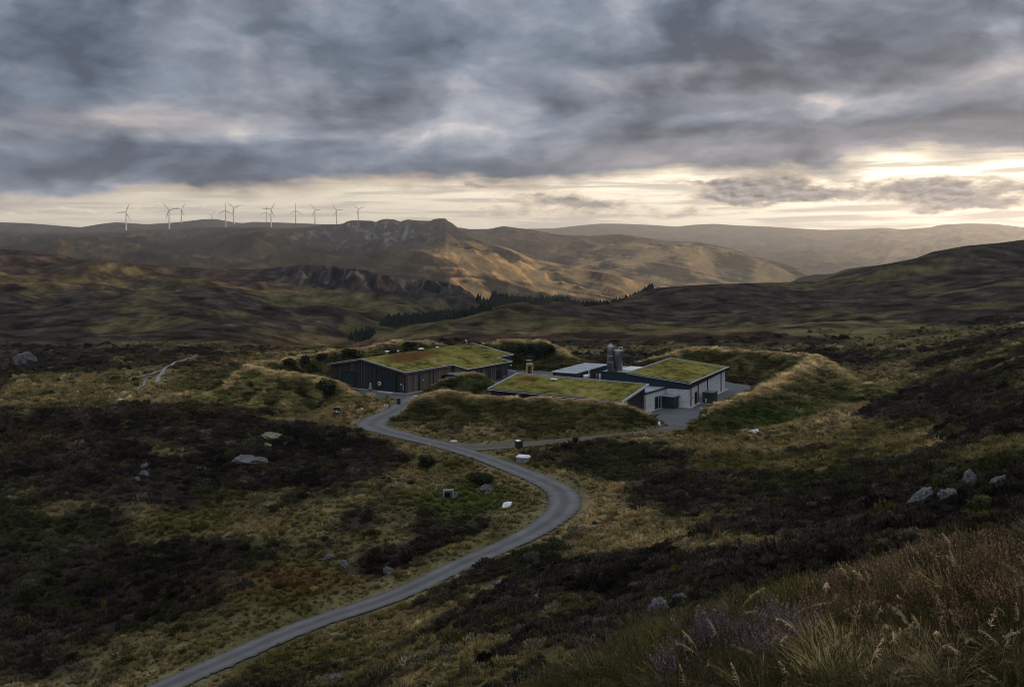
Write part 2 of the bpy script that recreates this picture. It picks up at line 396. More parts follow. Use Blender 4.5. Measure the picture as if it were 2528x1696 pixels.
BERMS = [  # crest (photo x, photo y, height), front width, back width
 ([(945,995,.05),(915,988,.4),(891,980,.9),(864,965.5,1.8),(821,942,3.2),(787,929,4.3),(757,928,4.8),(700,921,5.3),(640,912,5.6),(606,905,5.6),(572,935,3.6),(548,965,1.6)], 13, 6.5),
 ([(606,906,5.3),(632,898,5.2),(680,892,5.0),(735,883,5.0),(780,876,5.0),(908,858,5.4),(994,843,6.0),(1035,846,5.6),(1075,852,3),(1100,862,0)], 4.6, 10),
 ([(1190,866,0),(1205,852,4.5),(1243,841,5.8),(1300,842,5.8),(1340,843,5.6),(1372,856,4.6),(1414,884,2.5),(1442,894,.8),(1460,900,0)], 12, 9),
 ([(1550,906,.2),(1563,901,1.0),(1600,889,2.4),(1662,874,4.0),(1716,859,4.9),(1809,866,4.9),(1900,871,5.3),(1989,877,5.7),(2010,884,6.0),(1959,919,5.6),(1914,940,5.1),(1869,966,4.6),(1824,984,4.0),(1749,1014,2.6),(1713,1036,.8),(1698,1050,0)], 11.5, 8),
 ([(2010,884,6.0),(2040,895,5.9),(2079,917,5.2),(2120,944,3.6),(2142,960,2.0),(2158,975,.6)], 12, 7),
 ([(947,1037,0),(965,1022,.9),(1000,1000,2.1),(1040,978,3.3),(1068,968,3.7),(1133,968,3.7),(1160,978,3.4),(1190,980,3.3),(1329,984,3.4),(1414,989,3.3),(1511,995,3.0),(1543,1002,2.7),(1575,1014,2.0),(1607,1031,1.0),(1630,1047,0)], 12.5, 5),
 ([(1062,965,.1),(1090,944,2.3),(1120,928,3.5),(1155,922,3.8),(1185,926,3.5),(1203,942,2),(1216,958,0)], 8, 3.5)]
CRESTS = [(polyline([G(x, y, z) for x, y, z in b[0]]), b[1], b[2]) for b in BERMS]

# ---- grid
rowsY = np.concatenate([np.linspace(-16, 3, 14), np.geomspace(23, 70, 150)[1:] - 20, np.geomspace(70, 130, 190)[1:] - 20, np.geomspace(130, 290, 400)[1:] - 20,
                        np.geomspace(290, 640, 200)[1:] - 20, np.geomspace(640, 1450, 160)[1:] - 20])
colsU = np.concatenate([np.linspace(-1.6, -.57, 50)[:-1], np.linspace(-.57, .57, 800), np.linspace(.57, 1.7, 60)[1:]])
NR, NC = len(rowsY), len(colsU)
GY = np.repeat(rowsY[:, None], NC, 1); GX = colsU[None, :] * (GY + APEX)
GZ = tps(GX, GY)
def pxy(X, Y, Z):
    q = np.maximum(Y, 1.0); return CX + F * X / q, HY + F * (CZ - Z) / q
pad = np.sqrt(((GX - 9) / 72) ** 2 + ((GY - 208) / 48) ** 2)
padw = 1 - sstep(.86, 1.16, pad)
GZ = GZ * (1 - padw)
# relief
far = sstep(230, 480, GY); near = 1 - sstep(60, 300, GY)
calm = (1 - padw * .93)
GZ += calm * (1 - far) * (.55 * fbm(GX / 26, GY / 26, 3) + .16 * fbm(GX / 5, GY / 5, 3)) * sstep(12, 50, GY)
GZ += calm * .06 * fbm(GX / 1.3, GY / 1.3, 3) * (1 - sstep(40, 200, GY))
GZ += sstep(280, 380, GY) * .55 * fbm(GX / 11, GY / 16, 3)
leftf = sstep(360, 520, GY) * (1 - sstep(-60, 60, GX)) * (1 - sstep(820, 980, GY))
GZ += leftf * 7 * (ridged(GX / 130 - GY / 420, GY / 520 + GX / 900 + 7, 4, .5) - .95)
GZ += far * (2.6 * fbm(GX / 120 + .3 * GY / 120, GY / 90, 4) + 3.2 * (ridged(GX / 150 + 3.1, GY / 150 + 2.0, 4, .5) - .9) * .8) * (1 - .55 * sstep(700, 1000, GY))
px0, py0 = pxy(GX, GY, GZ)
crag = sstep(640, 740, px0) * (1 - sstep(1120, 1200, px0)) * sstep(630, 650, py0) * (1 - sstep(0, 55, py0 - np.interp(px0, [700, 800, 920, 1000, 1100, 1160], [672, 685, 705, 720, 735, 740]))) * sstep(700, 800, GY) * (1 - sstep(1060, 1150, GY))
GZ += crag * 10 * (ridged(GX / 60, GY / 90, 5, .6) - .9) + crag * 2.4 * fbm(GX / 10, GY / 16, 4)
# keep the skylines of the two moor ridges where they are
for pl, x0, x1 in ((RIDGE, -300, 1215), (LIP, 1440, 2900)):
    a = np.array(pl, float); pxn, _ = pxy(GX, GY, GZ)
    ysk = np.interp(pxn, a[:, 0], a[:, 1]); Yrd = np.interp(pxn, a[:, 0], a[:, 2])
    if pl is LIP: ysk = ysk - np.maximum(pxn - 2528, 0) * .12
    else: ysk = ysk - np.maximum(-pxn, 0) * .1
    cap = CZ - (ysk - HY) / F * GY - .3 - .05 * np.maximum(GY - Yrd, 0)
    m = (pxn > x0) & (pxn < x1) & (GY > 260)
    GZ = np.where(m, np.minimum(GZ, cap), GZ)
# berms
reg = (GY > 140) & (GY < 285) & (np.abs(GX) < 115)
bx, by = GX[reg], GY[reg]
bh = np.zeros(bx.shape); bt = np.zeros(bx.shape); bk_ = np.ones(bx.shape)
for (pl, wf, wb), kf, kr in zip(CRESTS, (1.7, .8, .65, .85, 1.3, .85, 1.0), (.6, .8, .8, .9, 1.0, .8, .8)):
    d, val, dx, dy = nearest(bx, by, pl)
    ang = dy / (d + 1e-6)
    w = np.where(True, wf + (wb - wf) * sstep(-.55, .55, ang), 0)
    w = w * np.clip(.35 + .65 * val[:, 0] / 3.5, .3, 1.15) * (1 + .16 * fbm(bx / 7, by / 7, 3))
    t = np.clip(d / w, 0, 1)
    pr = .62 * (1 - t) + .38 * (1 - sstep(0, 1, t))
    h = val[:, 0] * pr
    h = h * (1 + .10 * fbm(bx / 4, by / 4, 3)) + .12 * sstep(.5, 2, h) * fbm(bx / 1.6, by / 1.6, 3)
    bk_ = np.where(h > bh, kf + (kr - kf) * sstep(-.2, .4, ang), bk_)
    bt = np.where(h > bh, 1 - t, bt); bh = np.maximum(bh, h)
GZ[reg] = np.maximum(GZ[reg], GZ[reg] * .3 + bh)
BH = np.zeros(GX.shape); BH[reg] = bh
BT = np.zeros(GX.shape); BT[reg] = bt
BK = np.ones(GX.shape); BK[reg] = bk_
# road and track beds
RD = np.full(GX.shape, 99.0)
reg = (GY > 60) & (GY < 215) & (GX > -75) & (GX < 60)
for pl, keep in ((TRACK, 2.0), (ROAD, 3.2)):
    d, val, dx, dy = nearest(GX[reg], GY[reg], pl)
    e = d - val[:, 1]
    k = 1 - sstep(.3, keep, e)
    GZ[reg] = GZ[reg] * (1 - k) + (val[:, 0] - .10) * k
    RD[reg] = np.minimum(RD[reg], e)
# hard yard areas stay flat (photo polygons on the level z = 0)
YARD = {'front': [(826,957),(846,962),(880,975),(905,982),(980,983),(988,992),(1000,1003),(1040,995),(1060,985),(1110,983),(1200,972),(1300,966),(1330,940),(1290,925),(1200,935),(1150,930),(1080,935),(1030,950),(1000,960),(900,945),(826,940)],
        'back': [(1586,1030),(1612,1038),(1640,1048),(1664,1053),(1697,1055),(1712,1040),(1790,1003),(1850,975),(1880,962),(1860,953),(1800,944),(1740,930),(1640,915),(1480,910),(1400,905),(1300,905),(1240,925),(1260,950),(1330,965),(1560,985)]}
YW = {k: np.array([G(x, y)[:2] for x, y in v]) for k, v in YARD.items()}
def inside(X, Y, poly):
    c = np.zeros(X.shape, bool); n_ = len(poly)
    for k in range(n_):
        x1, y1 = poly[k]; x2, y2 = poly[(k + 1) % n_]
        m = ((y1 > Y) != (y2 > Y)) & (X < (x2 - x1) * (Y - y1) / (y2 - y1 + 1e-12) + x1)
        c ^= m
    return c
reg = (GY > 150) & (GY < 270) & (np.abs(GX) < 90)
iny = np.zeros(GX.shape, bool)
for poly in YW.values(): iny[reg] |= inside(GX[reg], GY[reg], poly)
flat = iny & (BH < .35)
GZ[flat] = -.06

def gz(X, Y):                                       # ground height at any point (bilinear in the fan grid)
    X, Y = np.atleast_1d(np.asarray(X, float)), np.atleast_1d(np.asarray(Y, float))
    r = np.clip(np.searchsorted(rowsY, Y) - 1, 0, NR - 2); fr = np.clip((Y - rowsY[r]) / (rowsY[r + 1] - rowsY[r]), 0, 1)
    u = X / (Y + APEX); c = np.clip(np.searchsorted(colsU, u) - 1, 0, NC - 2); fc = np.clip((u - colsU[c]) / (colsU[c + 1] - colsU[c]), 0, 1)
    return (GZ[r, c] * (1 - fr) * (1 - fc) + GZ[r, c + 1] * (1 - fr) * fc + GZ[r + 1, c] * fr * (1 - fc) + GZ[r + 1, c + 1] * fr * fc)
def hit(px, py, y0=14.0, y1=1300.0):                # first ground point seen at a photo pixel
    Y = np.geomspace(y0, y1, 2500); X = (px - CX) / F * Y; Z = CZ - (py - HY) / F * Y
    k = np.nonzero(gz(X, Y) >= Z)[0]
    k = k[0] if len(k) else -1
    return Vector((X[k], Y[k], float(gz(X[k], Y[k])[0])))

# ---- what grows where: soft patches (photo x, y, rx, ry, amount) decide grass against heather, then noise breaks the edges
PXg, PYg = pxy(GX, GY, GZ)
def soft(items):
    s = np.zeros(GX.shape)
    for x, y, rx, ry, a in items: s += a * np.exp(-((PXg - x) / rx) ** 2 - ((PYg - y) / ry) ** 2)
    return s
grass = soft([(760,1000,260,55,1.3),(300,965,260,40,1.0),(120,985,160,25,.8),(480,935,120,30,.8),(1180,1230,220,90,1.2),(1060,1130,120,50,.9),(1530,1260,160,60,.9),(1500,1190,120,40,.7),
 (1720,1345,330,26,1.2),(1900,1150,260,34,1.0),(1700,1080,220,30,.8),(2280,1110,300,40,.7),(2100,1045,160,30,.7),(2120,1000,110,22,.3),(620,1300,240,34,1.0),(820,1330,200,30,.8),(700,1450,200,40,.9),(760,1560,260,60,1.1),
 (260,1340,200,30,.7),(200,1600,300,60,.4),(420,1115,130,26,1.0),(700,1075,60,22,.6),(1480,1480,90,30,.5),(1960,1390,100,30,.7),(2300,1330,180,40,.5),(1700,820,500,26,.5),(2350,850,260,24,.6),(2100,760,300,22,.5),
 (1150,820,260,16,.9),(1000,810,120,20,.9),(560,860,120,24,.6),(420,790,360,24,.7),(150,700,260,40,.5),(760,740,260,40,.7),(900,780,160,30,.8),(1050,700,80,30,.5),(60,940,120,16,.8),(2050,705,200,18,.4),(2250,730,220,18,.5),
 (300,1130,500,90,-1.3),(850,1130,180,70,-1.0),(850,1340,300,36,-.6),(1830,1240,330,70,-1.2),(1500,1440,420,90,-.8),(2350,1000,260,60,-.9),(2300,1190,260,70,-.8),(250,1480,400,90,-.4),
 (100,880,200,40,-.9),(300,1025,300,22,-1.0),(900,1050,80,30,-.3),(1350,840,260,10,-.5),(1700,830,260,10,-.3),(900,680,160,30,-.7),(40,640,200,30,-.4),(2350,640,260,40,-.7),(1900,730,160,20,-.5)])
BANK = [(1850,1086),(1900,1077),(1950,1066),(2000,1052),(2050,1036),(2085,1016),(2115,998),(2150,976),(2185,957),(2225,937)]
bank = np.clip(soft([(x, y, 40, 9, 1.0) for x, y in BANK]), 0, 1.3)
GZ += .9 * bank * (GY < 260) * (GY > 100)
grass += 2.2 * bank
grass += .95 * fbm(GX / 34, GY / 34, 4) + .5 * fbm(GX / 8 + 9, GY / 8, 3) - .12
grass += 1.4 * (1 - sstep(.5, 4.5, RD)) + 2.2 * sstep(.3, 1.2, BH)
grass += sstep(250, 420, GY) * (1.25 * fbm(GX / 110 + GY / 260, GY / 150 + 4, 5, .6) - .30 + .55 * (fbm(GX / 34, GY / 60, 4)))
GR = sstep(-.25, .45, grass)
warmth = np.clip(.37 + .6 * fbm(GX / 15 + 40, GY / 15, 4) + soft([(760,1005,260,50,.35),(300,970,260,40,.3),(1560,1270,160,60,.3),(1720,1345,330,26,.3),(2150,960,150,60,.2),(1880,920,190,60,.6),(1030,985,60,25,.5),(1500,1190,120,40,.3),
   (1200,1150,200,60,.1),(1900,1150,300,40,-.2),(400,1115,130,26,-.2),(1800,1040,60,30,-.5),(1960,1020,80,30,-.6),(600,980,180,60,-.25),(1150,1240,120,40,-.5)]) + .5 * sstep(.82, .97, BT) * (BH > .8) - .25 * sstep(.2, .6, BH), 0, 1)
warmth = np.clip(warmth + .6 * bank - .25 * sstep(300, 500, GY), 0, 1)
russet = np.clip(soft([(660,1445,170,28,1.1),(720,1420,140,20,.6),(1560,830,500,14,.5),(500,1010,300,20,.35),(80,1080,160,30,.4),(800,845,260,14,.7),(600,900,200,20,.4)]) * (.6 + .8 * fbm(GX / 6, GY / 6 + 30, 3)), 0, 1)
lerp3 = lambda a, b, t: np.asarray(a) * (1 - t[..., None]) + np.asarray(b) * t[..., None]
tone = np.clip(.5 + .9 * fbm(GX / 11 + 70, GY / 11, 4), 0, 1)
heath = lerp3((.012, .010, .008), (.038, .029, .024), tone)
heath = lerp3(heath, (.030, .032, .012), sstep(.1, .7, fbm(GX / 22 + 12, GY / 22, 3)) * .7)
heath = lerp3(heath, lerp3((.022, .017, .015), (.052, .038, .031), tone), sstep(200, 400, GY) * .9)
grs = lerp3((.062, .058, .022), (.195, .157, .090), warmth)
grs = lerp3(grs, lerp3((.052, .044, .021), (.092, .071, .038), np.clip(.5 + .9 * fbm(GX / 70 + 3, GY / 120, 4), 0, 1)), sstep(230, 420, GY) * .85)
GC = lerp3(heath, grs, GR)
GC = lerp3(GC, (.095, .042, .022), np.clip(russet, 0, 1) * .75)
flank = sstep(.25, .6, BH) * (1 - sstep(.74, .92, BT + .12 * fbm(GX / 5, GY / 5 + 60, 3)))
GC = lerp3(GC, lerp3((.046, .047, .019), (.110, .098, .046), np.clip(.5 + .9 * fbm(GX / 5 + 33, GY / 5, 3), 0, 1)) * BK[..., None], flank * .9)  # bank flanks: dark growth colour, with shade of the side painted into it
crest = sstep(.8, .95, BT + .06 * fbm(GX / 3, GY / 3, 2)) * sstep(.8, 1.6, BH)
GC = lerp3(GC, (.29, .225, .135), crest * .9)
green = np.clip(soft([(1840,1030,70,24,1.0),(1960,1030,60,22,.7),(1150,1240,110,30,.8),(1140,945,40,16,.9),(1250,880,60,20,.35)]), 0, 1)
GC = lerp3(GC, (.030, .062, .014), green * .8)
rockm = crag * sstep(.12, .4, fbm(GX / 4.5, GY / 34, 4)) * 1.0
rockm = np.maximum(rockm, 0)
GC = lerp3(GC, (.020, .018, .019), np.clip(crag * 1.2, 0, .9))
GC = lerp3(GC, (.058, .058, .060), rockm * .8)
gravel = (1 - sstep(-.2, .5, RD)) * .8
GC = lerp3(GC, (.12, .105, .095), gravel)
GC *= (1 + .22 * fbm(GX / 2.2, GY / 2.2, 3))[..., None]
GC *= (1 + sstep(200, 330, GY) * np.clip(.75 * fbm(GX / 13, GY / 24, 4, .62), -.6, .8))[..., None]
GC = np.clip(GC, .004, .5)

verts = np.stack([GX, GY, GZ], -1).reshape(-1, 3)
me = np_mesh('ground', verts, grid_faces(NR, NC))
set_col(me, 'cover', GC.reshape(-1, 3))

def mat(name):
    m = bpy.data.materials.new(name); m.use_nodes = True
    t = NT(m.node_tree); b = t.n['Principled BSDF']; b.inputs['Specular IOR Level'].default_value = .2
    return m, t, b
def attr(t, name, typ='GEOMETRY'):
    n = t.n.new('ShaderNodeAttribute'); n.attribute_name = name; n.attribute_type = typ; return n.outputs['Color']
def bump(t, b, h, strength=.5, dist=.1):
    n = t.n.new('ShaderNodeBump'); n.inputs['Strength'].default_value = strength; n.inputs['Distance'].default_value = dist
    t.put(n.inputs['Height'], h); t.l.new(n.outputs[0], b.inputs['Normal'])
def terrain_mat(name, s1, s2, dist):
    m, t, b = mat(name); tc = t.n.new('ShaderNodeTexCoord').outputs['Object']
    n1 = t.noise(tc, s1, 6, .62); n2 = t.noise(tc, s2, 5, .65)
    k = t.m('MULTIPLY_ADD', n1, 1.1, .45); k2 = t.m('MULTIPLY_ADD', n2, 1.0, .5)
    c = t.v('MULTIPLY', attr(t, 'cover'), t.xyz(t.m('MULTIPLY', k, k2), t.m('MULTIPLY', k, k2), t.m('MULTIPLY', k, k2)))
    t.l.new(c, b.inputs['Base Color']); b.inputs['Roughness'].default_value = 1.0; b.inputs['Specular IOR Level'].default_value = 0.0
    bump(t, b, t.m('ADD', n1, t.m('MULTIPLY', n2, .5)), 1.0, dist)
    return m
M_ground = terrain_mat('moor', .35, 1.7, .5)
ground = tag(link('ground', me, M_ground), kind='structure')

# ================================================================== FAR HILLS
def hill(name, sky, yr, yf, zf, seed, shape, amp, colfn, nx=360, ns=120, x0=-500, x1=3100, rough=0.0):
    sx = np.array(sky, float); xs = np.linspace(x0, x1, nx)
    ys = np.interp(xs, sx[:, 0], sx[:, 1])
    I = lambda v: np.interp(xs, *np.array(v, float).T) if isinstance(v, list) else np.full(nx, float(v))
    Yr, Yf, Zf = I(yr), I(yf), I(zf)
    Zr = CZ - (ys - HY) / F * Yr
    s = np.concatenate([np.linspace(0, 1, ns), 1 + np.linspace(0, .25, 12)[1:]])[:, None]
    Y = Yf + (Yr - Yf) * s; X = (xs - CX) / F * Y
    sc = np.minimum(s, 1)
    Z = Zf + (Zr - Zf) * (sc ** shape) - np.maximum(s - 1, 0) * 4 * (40 + .4 * np.abs(Zr - Zf))
    env = np.sin(np.pi * np.clip(sc, 0, 1)) ** .7
    Z = Z + env * amp * (1.0 * fbm(X / 420 + seed, Y / 600, 5) + .9 * (ridged(X / 520 + .5 * Y / 520 + seed, Y / 900 + 2 * seed, 5, .5) - .95))
    if rough: Z = Z + rough(X, Y, s)
    Z = Z + np.sin(np.pi * np.clip(sc, 0, 1)) * amp * .30 * (ridged(X / 120 + .4 * Y / 170 + seed, Y / 260, 5, .6) - .9) + (sc < 1) * amp * .07 * fbm(X / 30, Y / 50, 3) * sstep(0, .1, 1 - sc)
    Z = np.where(s < 1, np.minimum(Z, CZ + (Zr - CZ) / Yr * Y - (1 - sc) * .22 * np.abs(Zr - Zf) * (1 - .6 * sc)), Z)
    px, py = pxy(X, Y, Z)
    c = colfn(X, Y, Z, px, py, s)
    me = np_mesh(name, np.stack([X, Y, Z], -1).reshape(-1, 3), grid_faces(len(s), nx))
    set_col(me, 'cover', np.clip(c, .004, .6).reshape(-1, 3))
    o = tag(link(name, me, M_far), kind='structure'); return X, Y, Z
M_far = terrain_mat('hillside', .012, .05, 6.0)
def moorcol(X, Y, Z, px, py, gold):
    a = sstep(-.35, .35, fbm(X / 260 + 3, Y / 420, 5)); b = sstep(-.3, .4, fbm(X / 70, Y / 130 + 8, 4))
    c = lerp3((.028, .021, .019), (.052, .045, .028), a); c = lerp3(c, (.088, .066, .038), b * .45)
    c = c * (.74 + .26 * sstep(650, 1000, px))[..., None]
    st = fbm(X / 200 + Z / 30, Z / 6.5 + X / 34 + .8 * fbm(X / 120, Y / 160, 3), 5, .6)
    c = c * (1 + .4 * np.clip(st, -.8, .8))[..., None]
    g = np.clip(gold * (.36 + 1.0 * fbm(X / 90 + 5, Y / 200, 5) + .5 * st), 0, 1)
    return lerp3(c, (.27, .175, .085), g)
SK1 = [(-800,580),(900,580),(1100,574),(1250,566),(1310,565),(1372,563.5),(1430,557),(1480,552.5),(1530,552.5),(1589,555),(1640,558),(1670,560),(1710,555.5),(1762,553),(1832,557.5),(1900,560),(1960,564),(2032,568),(2100,567),(2178,562.7),(2227,566.5),(2297,561.7),(2318,556),(2335,554.5),(2389,552),(2454,553),(2528,561.7),(2700,572),(3200,560)]
hill('hill', SK1, 8500, 2700, -80, 1.3, 2.0, 40, lambda X, Y, Z, px, py, s: moorcol(X, Y, Z, px, py, .9 * sstep(1900, 2350, px) + .15), nx=260, ns=80, x0=700)  # right end golden: sunlit haze glow put into the slope colour
SK4 = [(-800,545),(-200,548),(0,549),(60,551),(108,554.5),(160,559),(200,561.5),(250,553),(286,549),(320,551),(361,554),(430,550),(465,546),(498,542),(534,541.4),(555,545),(576,549),(600,551),(624,548),(660,549),(729,551),(819,555),(900,560),(1100,575)]
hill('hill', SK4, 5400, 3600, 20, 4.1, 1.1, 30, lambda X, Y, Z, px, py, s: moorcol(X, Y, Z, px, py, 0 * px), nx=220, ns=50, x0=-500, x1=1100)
SK2 = [(900,585),(1000,575),(1135,562),(1158,566),(1208,565.5),(1243,558.5),(1277,563),(1316,567),(1377,579),(1454,583),(1500,580),(1531,579),(1560,582),(1589,586),(1628,593),(1680,596),(1724,598),(1801,613),(1859,632),(1936,652),(1994,671),(2050,700),(2100,730)]
hill('hill', SK2, [(900,3900),(1530,3700),(1800,3200),(2050,2600),(2100,2500)], [(900,2500),(1700,2300),(2100,2300)], [(900,-30),(1400,-60),(2100,-85)], 2.2, .85, 30,
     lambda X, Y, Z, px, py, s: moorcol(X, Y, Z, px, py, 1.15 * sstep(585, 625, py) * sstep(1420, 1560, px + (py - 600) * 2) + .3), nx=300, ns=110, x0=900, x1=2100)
SK3 = [(-800,572),(0,573),(150,575),(250,572),(310,570),(361,567),(420,566),(490,562),(560,561),(640,560),(690,564),(729,562),(760,561),(800,554.5),(835,554),(848,552),(856,547),(869,544.5),(892,544.3),(919,545.5),(927,548.5),(940,543),(954,540.5),(973,542),(989,548),(1000,543.5),(1008,542),(1031,545),(1064,545.5),(1070,541.5),(1085,539.5),(1100,540),(1106,546),(1116,551),(1135,566),(1160,580),(1200,598),(1260,615),(1316,640),(1400,655),(1512,676),(1620,706),(1700,730)]
def crag3(X, Y, s):
    px, py = pxy(X, Y, Y * 0 + 60)
    e = np.exp(-((px - 920) / 170) ** 2) * sstep(.55, .75, s) * (1 - sstep(.985, 1.0, s))
    return e * (16 * (ridged(X / 110, Y / 160, 5, .6) - .9))
def col3(X, Y, Z, px, py, s):
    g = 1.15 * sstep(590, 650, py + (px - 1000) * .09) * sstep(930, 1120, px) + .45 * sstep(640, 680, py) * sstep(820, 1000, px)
    c = moorcol(X, Y, Z, px, py, g)
    e = np.exp(-((px - 930) / 150) ** 2) * np.exp(-((py - 578) / 30) ** 2)
    c = lerp3(c, (.045, .042, .044), np.clip(e, 0, .8)); e = e * sstep(.12, .5, fbm(X / 16, Y / 46, 4))
    return lerp3(c, (.15, .145, .15), np.clip(e * 1.3, 0, .9))
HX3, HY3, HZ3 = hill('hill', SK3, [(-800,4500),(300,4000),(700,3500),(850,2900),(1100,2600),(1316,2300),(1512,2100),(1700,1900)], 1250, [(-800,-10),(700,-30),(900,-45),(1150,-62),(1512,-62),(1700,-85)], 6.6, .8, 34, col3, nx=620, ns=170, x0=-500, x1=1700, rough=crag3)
SK8 = [(1880,720),(1920,706),(1951,697),(1975,686),(1990,682),(2013,678),(2040,677),(2060,675),(2075,669),(2090,664),(2130,658),(2200,654),(2300,650),(2500,640)]
hill('hill', SK8, 1700, 1250, -70, 8.8, .8, 6, lambda X, Y, Z, px, py, s: moorcol(X, Y, Z, px, py, 0 * px) * .8, nx=120, ns=30, x0=1880, x1=2500)
# ================================================================== HARD SURFACES
def ribbon(name, pl, m, lift=.03, side=6, wob=.22):
    d = np.gradient(pl[:, :2], axis=0); d /= np.linalg.norm(d, axis=1)[:, None] + 1e-9
    nrm = np.stack([d[:, 1], -d[:, 0]], 1); n_ = len(pl); k = np.linspace(-1, 1, side)
    w = pl[:, 3][:, None] * (1 + wob * np.abs(k)[None] * np.stack([pnoise(np.arange(n_) / 2.3, k_ * 3 + np.zeros(n_)) for k_ in k], 1))
    v = np.concatenate([pl[:, None, :2] + nrm[:, None] * (k[None, :, None] * w[..., None]), np.repeat((pl[:, 2] + lift)[:, None, None], side, 1)], 2)
    v[:, :, 2] += .03 * (1 - k[None] ** 2)
    me = np_mesh(name, v.reshape(-1, 3), grid_faces(n_, side))
    a = me.attributes.new('across', 'FLOAT', 'POINT'); a.data.foreach_set('value', np.tile(k, n_).astype(np.float32))
    return tag(link(name, me, m), kind='structure')
def dense(pl, k=4):
    i = np.linspace(0, len(pl) - 1, len(pl) * k); return np.stack([np.interp(i, np.arange(len(pl)), pl[:, c]) for c in range(pl.shape[1])], 1)
def road_mat(name, c0, c1, c2, rough=.8):
    m, t, b = mat(name); tc = t.n.new('ShaderNodeTexCoord').outputs['Object']
    n = t.n.new('ShaderNodeAttribute'); n.attribute_name = 'across'; a = t.m('ABSOLUTE', n.outputs['Fac'])
    track = t.m('SUBTRACT', t.rng_(a, .12, .42), t.rng_(a, .62, .92))
    n1 = t.noise(tc, .45, 5, .6); n2 = t.noise(tc, 14, 4, .7)
    c = t.mix(t.m('MULTIPLY', track, .75), c0, c1)
    c = t.mix(t.rng_(t.m('ADD', a, t.m('MULTIPLY', n1, .5)), 1.0, 1.28), c, c2)
    f = t.m('MULTIPLY', t.m('MULTIPLY_ADD', n1, 1.0, .5), t.m('MULTIPLY_ADD', n2, .7, .65))
    t.l.new(t.v('MULTIPLY', c, t.xyz(f, f, f)), b.inputs['Base Color']); b.inputs['Roughness'].default_value = rough
    bump(t, b, n2, .3, .01); return m
ribbon('road', dense(ROAD), road_mat('asphalt road', (.080, .078, .080), (.125, .124, .128), (.085, .074, .052)))
ribbon('track', dense(TRACK), road_mat('gravel track', (.080, .069, .058), (.105, .093, .080), (.075, .062, .038), .95), lift=.022)
m_yard, t, b = mat('yard asphalt'); tc = t.n.new('ShaderNodeTexCoord').outputs['Object']
n1 = t.noise(tc, .22, 5, .6); n2 = t.noise(tc, 11, 4, .7)
c = t.ramp(t.m('MULTIPLY_ADD', n2, .25, t.m('MULTIPLY', n1, .75)), [(.3, (.062, .064, .074)), (.7, (.10, .101, .110))])
t.l.new(c, b.inputs['Base Color']); b.inputs['Roughness'].default_value = .7
for k, poly in YW.items():
    bm = bmesh.new(); bm.faces.new([bm.verts.new((x, y, .012 if k == 'front' else .017)) for x, y in poly])
    bmesh.ops.triangulate(bm, faces=bm.faces); bmesh.ops.recalc_face_normals(bm, faces=bm.faces)
    me = bpy.data.meshes.new('yard'); bm.to_mesh(me); bm.free()
    tag(link('yard', me, m_yard), kind='structure')
m_burn, t, b = mat('pale burn'); tc = t.n.new('ShaderNodeTexCoord').outputs['Object']
t.l.new(t.ramp(t.noise(tc, .3, 4), [(.3, (.10, .095, .08)), (.7, (.21, .205, .19))]), b.inputs['Base Color']); b.inputs['Roughness'].default_value = .35
STREAMS = []
for rows in ([(484,881,.15),(474,886,.25),(462,887,.2),(450,893,.3),(438,894,.25),(424,903,.35),(412,907,.3),(404,916,.4),(400,925,.5),(392,931,.4),(390,940,.5),(383,946,.3)], [(399,918,.2),(388,919,.3),(376,925,.3),(362,927,.2),(350,932,.3),(334,934,.2),(318,939,.2)], [(364,939,.2),(357,944,.2),(355,953,.25),(345,958,.2),(340,965,.15)]):
    w = [(*hit(x, y, 100), h) for x, y, h in rows]
    pl = dense(polyline(w), 2); pl[:, 2] = gz(pl[:, 0], pl[:, 1]) + .10
    ribbon('stream', pl, m_burn, .12, 4, .5); STREAMS.append(pl)

# ================================================================== MATERIALS FOR BUILT THINGS
def simple(name, col, rough=.6, metal=0.0, var=.25, scale=1.5, spec=.35):
    m, t, b = mat(name); tc = t.n.new('ShaderNodeTexCoord').outputs['Object']
    n = t.m('MULTIPLY_ADD', t.noise(tc, scale, 6, .65), 2 * var, 1 - var)
    t.l.new(t.v('MULTIPLY', (col[0], col[1], col[2]), t.xyz(n, n, n)), b.inputs['Base Color'])
    b.inputs['Roughness'].default_value = rough; b.inputs['Metallic'].default_value = metal; b.inputs['Specular IOR Level'].default_value = spec
    return m
def board_mat(name, c0, c1, c2, width=.19):          # vertical timber boards with weathering
    m, t, b = mat(name); tc = t.n.new('ShaderNodeTexCoord').outputs['Object']
    x, y, z = t.sep(tc); s = t.m('DIVIDE', t.m('ADD', x, y), width); idx = t.m('FLOOR', s); fr = t.m('FRACT', s)
    wn = t.n.new('ShaderNodeTexWhiteNoise'); wn.noise_dimensions = '1D'; t.l.new(idx, wn.inputs['W'])
    wn2 = t.n.new('ShaderNodeTexWhiteNoise'); wn2.noise_dimensions = '1D'; t.l.new(t.m('FLOOR', t.m('DIVIDE', idx, 9.0)), wn2.inputs['W'])
    grain = t.noise(t.xyz(t.m('MULTIPLY', s, 2.0), 0.0, t.m('MULTIPLY', z, .5)), 1.3, 5, .6)
    f = t.m('ADD', t.m('MULTIPLY', t.m('POWER', wn.outputs[0], 2.0), .55), t.m('ADD', t.m('MULTIPLY', grain, .35), t.m('MULTIPLY', wn2.outputs[0], .2)))
    c = t.ramp(f, [(.12, c0), (.5, c1), (.92, c2)])
    c = t.mix(t.rng_(fr, .0, .10, 1, 0), c, tuple(v * .25 for v in c0))
    t.l.new(c, b.inputs['Base Color']); b.inputs['Roughness'].default_value = .85
    bump(t, b, t.rng_(fr, 0, .14), .7, .02); return m
M_darkboard = board_mat('charred boards', (.014, .0135, .0135), (.030, .028, .028), (.095, .088, .083))
